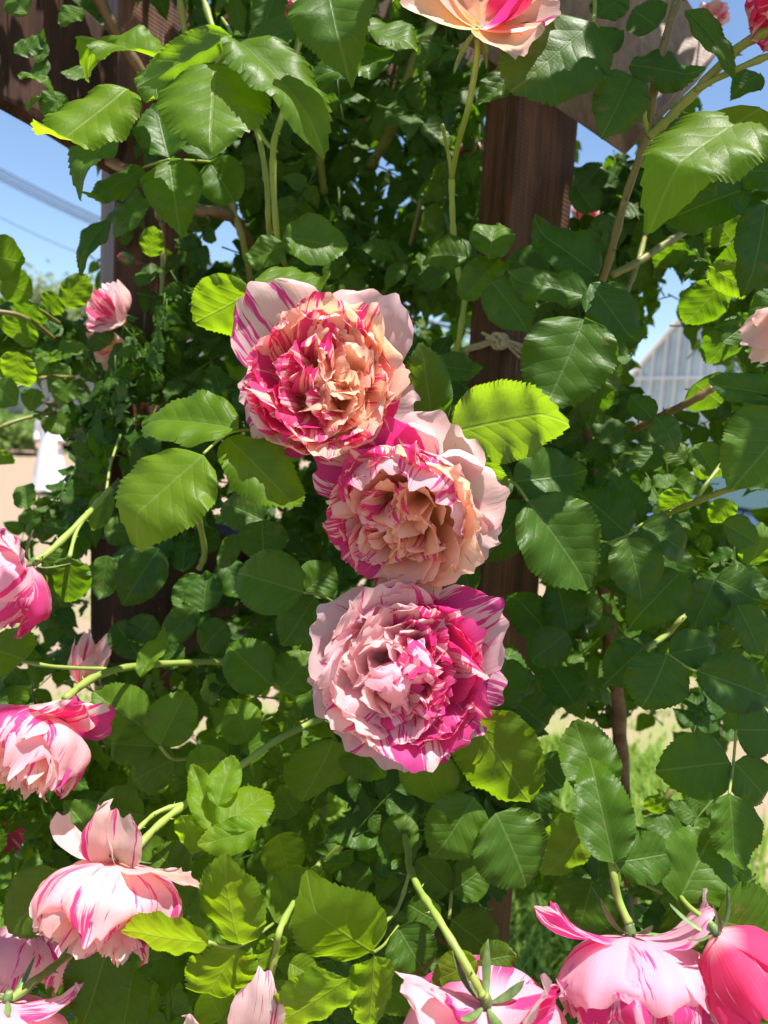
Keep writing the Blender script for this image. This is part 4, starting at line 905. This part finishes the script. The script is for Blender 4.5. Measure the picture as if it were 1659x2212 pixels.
# low white fence panels in front of it
fn = empty('white_fence', at(1450, 1000, 11), 'low white slatted fence between the greenhouse and the parked car', 'fence')
fp = at(1300, 985, 11); fp.z = 0; mb = MB()
for i in range(46):
    mb.box((fp.x + i * .13, fp.y + i * .02, .62), (.075, .03, 1.1))
mb.build('slat_panel', M_WHITE, fn); mb = MB()
for z in (.3, 1.0): mb.box((fp.x + 2.9, fp.y + .5, z), (6.2, .03, .08), math.atan(.02 / .13))
mb.build('cross_rail', M_WHITE, fn)
def car(loc, rz):
    g = N('car_paint'); M_P = g.done(g.bsdf((.03, .048, .10), .25, .5, None, Metallic=.35, **{'Coat Weight': .8, 'Coat Roughness': .04}))
    M_G = plain('car_glass', (.05, .09, .085), .05, .7); M_T = plain('tyre_rubber', (.02, .02, .02), .85, .2, 40, .3); M_R = plain('wheel_rim', (.5, .5, .52), .3, .5, metal=.8)
    M_L = plain('headlight_lens', (.75, .78, .8), .08, .7); M_K = plain('black_trim', (.015, .015, .016), .5, .4)
    root = empty('parked_car', loc, 'dark blue parked car seen through the rose leaves at the right', 'car')
    Mx = Matrix.Translation(loc) @ Matrix.Rotation(rz, 4, 'Z')
    prof = [(-2.0, .35), (-2.03, .62), (-1.95, .82), (-1.0, 1.0), (-.35, 1.45), (.3, 1.56), (1.3, 1.54), (1.95, 1.12), (2.05, .9), (2.05, .4), (1.7, .26), (-1.75, .26)]
    def sec(y, k): return [Mx @ Vector((x * (1 - .03 * k), y, .26 + (z - .26) * (1 - .015 * k))) for x, z in prof]
    ys = [(-.80, 1.0), (-.84, .6), (-.84, 0), (.84, 0), (.84, .6), (.80, 1.0)]
    mb = MB(); n = len(prof)
    for i, (y, k) in enumerate(ys):
        q = []
        for x, z in prof:
            t = max(0, (z - .95) / .6); q.append(Mx @ Vector((x * (1 - .015 * k), y * (1 - .22 * t), z)))
        mb.v += q
    for i in range(len(ys) - 1):
        for j in range(n):
            a = i * n + j; b = i * n + (j + 1) % n; mb.f.append((a, b, b + n, a + n))
    mb.f.append(tuple(range(n))); mb.f.append(tuple(reversed(range((len(ys) - 1) * n, len(ys) * n))))
    mb.build('body', M_P, root, bevel=0.03)
    def wq(y, z): return y * (1 - .22 * max(0, (z - .95) / .6))
    def panel(name, pts, mat):
        m = MB(); m.v = [Mx @ Vector(p) for p in pts]; m.f = [tuple(range(len(pts)))]; m.build(name, mat, root)
    panel('windscreen', [(-.99, -.70, 1.03), (-.99, .70, 1.03), (-.41, .60, 1.445), (-.41, -.60, 1.445)], M_G)
    for s in (-1, 1):
        panel('side_window', [(-.80, s * (wq(.84, 1.05) + .008), 1.05), (.35, s * (wq(.84, 1.05) + .008), 1.05), (.35, s * (wq(.84, 1.45) + .008), 1.45), (-.30, s * (wq(.84, 1.42) + .008), 1.42)], M_G)
        panel('side_window', [(.42, s * (wq(.84, 1.05) + .008), 1.05), (1.55, s * (wq(.84, 1.08) + .008), 1.08), (1.25, s * (wq(.84, 1.45) + .008), 1.45), (.42, s * (wq(.84, 1.45) + .008), 1.45)], M_G)
        m = MB(); m.box((0, 0, 0), (.10, .34, .13)); m.build('headlight', M_L, root, bevel=.02, M=Mx @ Matrix.Translation((-1.97, s * .60, .74)))
        m = MB(); m.box((0, 0, 0), (.12, .2, .14)); m.build('mirror', M_P, root, bevel=.03, M=Mx @ Matrix.Translation((-.72, s * .98, 1.06)))
        for x in (-1.28, 1.28):
            m = MB(); c = Vector((x, s * .80, .31)); m.tube([Mx @ (c + Vector((0, yy, 0))) for yy in (-.1, -.09, .09, .1)], [.27, .31, .31, .27], 26)
            tyre = m.build('wheel', M_T, root)
            m = MB(); m.tube([Mx @ (c + Vector((0, s * .101, 0))), Mx @ (c + Vector((0, s * .112, 0)))], [.20, .18], 18)
            m.build('rim', M_R, tyre)
    m = MB(); m.box((0, 0, 0), (.06, 1.1, .16)); m.build('grille', M_K, root, bevel=.02, M=Mx @ Matrix.Translation((-2.02, 0, .5)))
    return root
cp = at(1700, 1420, 5.4); car(Vector((cp.x + .75, cp.y + .9, 0)), R_(14))
# person in white on the sandy ground
M_CL = plain('white_cloth', (.78, .78, .80), .85, .2, 20, .06); M_SK = plain('skin', (.55, .33, .23), .6, .3); M_HR = plain('dark_hair', (.02, .016, .013), .5, .4)
pp = at(108, 1066, 12.6); pl_ = Vector((pp.x, pp.y, 0))
per_o = empty('person', pl_, 'person in long white clothes standing on the sandy ground far left', 'person')
def skin_body():
    J = {'hip': ((0, 0, .88), .13), 'waist': ((0, 0, 1.05), .115), 'chest': ((0, 0, 1.24), .14), 'neck': ((0, 0, 1.38), .05), 'chin': ((0, -.02, 1.45), .065), 'head': ((0, -.01, 1.54), .09), 'crown': ((0, 0, 1.60), .07)}
    for s, k in ((-1, 'l'), (1, 'r')):
        J['sh' + k] = ((s * .16, 0, 1.31), .055); J['el' + k] = ((s * .21, .02, 1.06), .042); J['wr' + k] = ((s * .19, -.06, .86), .03); J['ha' + k] = ((s * .185, -.08, .78), .032)
        J['hp' + k] = ((s * .09, 0, .84), .085); J['kn' + k] = ((s * .095, -.01, .47), .06); J['an' + k] = ((s * .095, .02, .08), .04); J['to' + k] = ((s * .10, -.13, .03), .035)
    E = [('hip', 'waist'), ('waist', 'chest'), ('chest', 'neck'), ('neck', 'chin'), ('chin', 'head'), ('head', 'crown')]
    for k in 'lr': E += [('chest', 'sh' + k), ('sh' + k, 'el' + k), ('el' + k, 'wr' + k), ('wr' + k, 'ha' + k), ('hip', 'hp' + k), ('hp' + k, 'kn' + k), ('kn' + k, 'an' + k), ('an' + k, 'to' + k)]
    ks = list(J); me = bpy.data.meshes.new('body'); me.from_pydata([Vector(J[k][0]) for k in ks], [(ks.index(a), ks.index(b)) for a, b in E], [])
    o = link('body', me, per_o, Matrix.Translation(pl_), M_SK)
    sk = o.modifiers.new('skin', 'SKIN'); o.modifiers.new('sub', 'SUBSURF').levels = 1
    me.skin_vertices[0].data[0].use_root = True
    for i, k in enumerate(ks): me.skin_vertices[0].data[i].radius = (J[k][1],) * 2
    return o
body = skin_body()
mb = MB(); mb.tube([pl_ + Vector((0, 0, z)) for z in (.10, .4, .8, 1.0, 1.2, 1.32, 1.37)], [.30, .245, .19, .16, .175, .16, .06], 18, cap=False)
for i, v in enumerate(mb.v): v.x += .025 * math.sin(i * 2.2) * (1.3 - v.z); v.y = pl_.y + (v.y - pl_.y) * .7
mb.build('robe', M_CL, per_o, smooth=True)
for s in (-1, 1):
    mb = MB(); mb.tube(smooth_path([pl_ + Vector(q) for q in ((s * .13, 0, 1.32), (s * .20, .01, 1.18), (s * .215, .02, 1.05), (s * .20, -.04, .92))], 4), .062, 10); mb.build('sleeve', M_CL, per_o, smooth=True)
mb = MB(); mb.tube([pl_ + Vector((0, y, z)) for y, z in ((.03, 1.44), (.03, 1.52), (.015, 1.60), (.0, 1.655))], [.075, .105, .10, .04], 14); mb.build('hair', M_HR, per_o, smooth=True)
# far building and wall on the left
M_WALL = plain('grey_plaster', (.46, .44, .41), .85, .2, 1.5, .2); M_RF = plain('dark_roof', (.06, .055, .05), .8, .2, 4, .3)
g = N('mottled_dark_plinth'); tc = g.n('TexCoord').outputs['Object']
M_PL = g.done(g.bsdf(g.mix(g.ramp(g.noise(tc, 2.6, 4), .52, .62), (.025, .022, .02), (.30, .25, .22)), .8, .2))
bl = empty('garden_building', (-16, 27, 0), 'low pale building with dark overhanging roof and mottled base beyond the sandy ground', 'building')
mb = MB(); mb.box((-16, 28, 1.75), (20, 5, 3.5)); mb.build('wall', M_WALL, bl)
mb = MB(); mb.box((-16, 25.4, .62), (20.1, .2, 1.24)); mb.build('plinth', M_PL, bl)
mb = MB(); mb.prism([Vector(q) for q in ((-26.5, 24.2, 3.3), (-26.5, 28, 4.6), (-26.5, 31.8, 3.3), (-26.5, 31.8, 3.1), (-26.5, 24.2, 3.1))], Vector((21, 0, 0))); mb.build('roof', M_RF, bl)
for i in range(5):
    mb = MB(); mb.box((-23 + i * 3.4, 25.47, 2.2), (1.5, .08, 1.1)); mb.build('window', M_GLASS, bl)
M_BK = plain('tree_bark', (.11, .08, .06), .9, .2, 12, .35)
def tree_leaf(name, c1, c2):
    g = N(name); f = g.noise(g.n('NewGeometry').outputs['Position'], .9, 3)
    t = g.n('BsdfTranslucent'); g.set(t, 'Color', tuple(min(1, x * 2.2) for x in c2)); ms = g.n('MixShader'); g.set(ms, 0, .3)
    g.set(ms, 1, g.bsdf(g.mix(f, c1, c2), .6, .2)); g.set(ms, 2, t.outputs[0]); return g.done(ms.outputs[0])
M_T1 = tree_leaf('pale_tree_leaf', (.11, .15, .06), (.21, .25, .11)); M_T2 = tree_leaf('hedge_leaf', (.08, .14, .03), (.18, .26, .06))
def tree(label, cat, loc, h, rad, n, mat, trunk=True, name='broadleaf_tree', group=None, sx=1.3, size=.22, grp=9):
    r = random.Random(int(abs(loc[0]) * 31 + h * 7)); root = empty(name, loc, label, cat, group); L = Vector(loc)
    if trunk:
        mb = MB(); mb.tube([L, L + Vector((.1, 0, h * .3)), L + Vector((0, 0, h * .6)), L + Vector((.1, 0, h * .85))], [h * .03, h * .024, h * .015, h * .006], 9)
        for k in range(8):
            a = k * 2.4; b = L + Vector((0, 0, h * r.uniform(.35, .65))); d = Vector((math.cos(a) * sx, math.sin(a), .7)) * rad * .7
            mb.tube([b, b + d * .5 + Vector((0, 0, .1)), b + d], [h * .011, h * .007, h * .003], 6)
        mb.build('trunk', M_BK, root, smooth=True)
    V, Fa = [], []; cz_ = h - rad * .85 if trunk else h * .5
    cl = []
    for k in range(grp * 5):
        a, e_ = r.uniform(0, 6.28), r.uniform(-.6, 1); q = rad * r.uniform(.35, 1.0)
        cl.append(Vector((math.cos(a) * q * sx * math.cos(e_), math.sin(a) * q * math.cos(e_), math.sin(e_) * q * (.85 if trunk else h / rad * .5))))
    for i in range(n):
        c = L + Vector((0, 0, cz_)) + r.choice(cl) + Vector((r.gauss(0, 1), r.gauss(0, 1), r.gauss(0, .8))) * rad * .16
        if c.z < .05: continue
        x = Vector((r.uniform(-1, 1), r.uniform(-1, 1), r.uniform(-1, 1))).normalized(); y = x.orthogonal().normalized(); s = size * r.uniform(.6, 1.3); k = len(V)
        V += [c - x * s, c - y * s * .5, c + x * s, c + y * s * .5]; Fa.append((k, k + 1, k + 2, k + 3))
    link('crown' if trunk else 'foliage', mesh('crown', V, Fa, smooth=False), root, None, mat)
tp = at(130, 700, 34); tree('tall pale green tree standing behind the low building, left of the pergola post', 'tree', (tp.x, tp.y, 0), 7.6, 2.6, 3000, M_T1, size=.16)
tp = at(-60, 760, 30); tree('bushy pale tree at the far left behind the building', 'tree', (tp.x - 2, tp.y + 6, 0), 6.4, 2.6, 2600, M_T1, size=.2)
for i, (x, y, h, lab) in enumerate(((-11.2, 22.5, 1.3, 'clipped green shrub in front of the pale building wall'), (-14.2, 23, 3.0, 'tall green garden shrub at the corner of the pale building'), (-8.4, 24, 1.1, 'low rounded shrub behind the person in white'))):
    tree(lab, 'shrub', (x, y, 0), h, 1.0, 2200, M_T2, False, 'shrub', 'shrubs by the building', 1.2, .16)
for i, (px, d, h, lab) in enumerate(((1380, 30, 4.0, 'yellowish green bush left of the greenhouse'), (900, 40, 7.5, 'broad green tree far behind the pergola centre'), (600, 36, 6.5, 'green tree far behind the upper bloom'))):
    q = at(px, 940, d); tree(lab, 'tree' if h > 5 else 'shrub', (q.x, q.y, 0), h, h * .38, 2400, M_T2, True, 'broadleaf_tree' if h > 5 else 'shrub', None, 1.3, .22)
mb = MB(); M_CB = plain('cable_black', (.03, .03, .035), .6, .3)
pl = empty('power_line', at(-200, 300, 24), 'dark bundle of overhead cables crossing the blue sky', 'power line')
for k, (dy, r) in enumerate(((0, .022), (7, .016), (13, .016), (19, .022), (25, .014), (105, .012))):
    mb = MB(); s = smooth_path([at(-500, 90 + dy * .8, 24), at(-100, 312 + dy, 23.5), at(210, 468 + dy * .9, 23), at(520, 590 + dy * .6, 22.5), at(1200, 760, 22)], 7)
    mb.tube(s, r, 6); mb.build('cable', M_CB, pl, smooth=True)
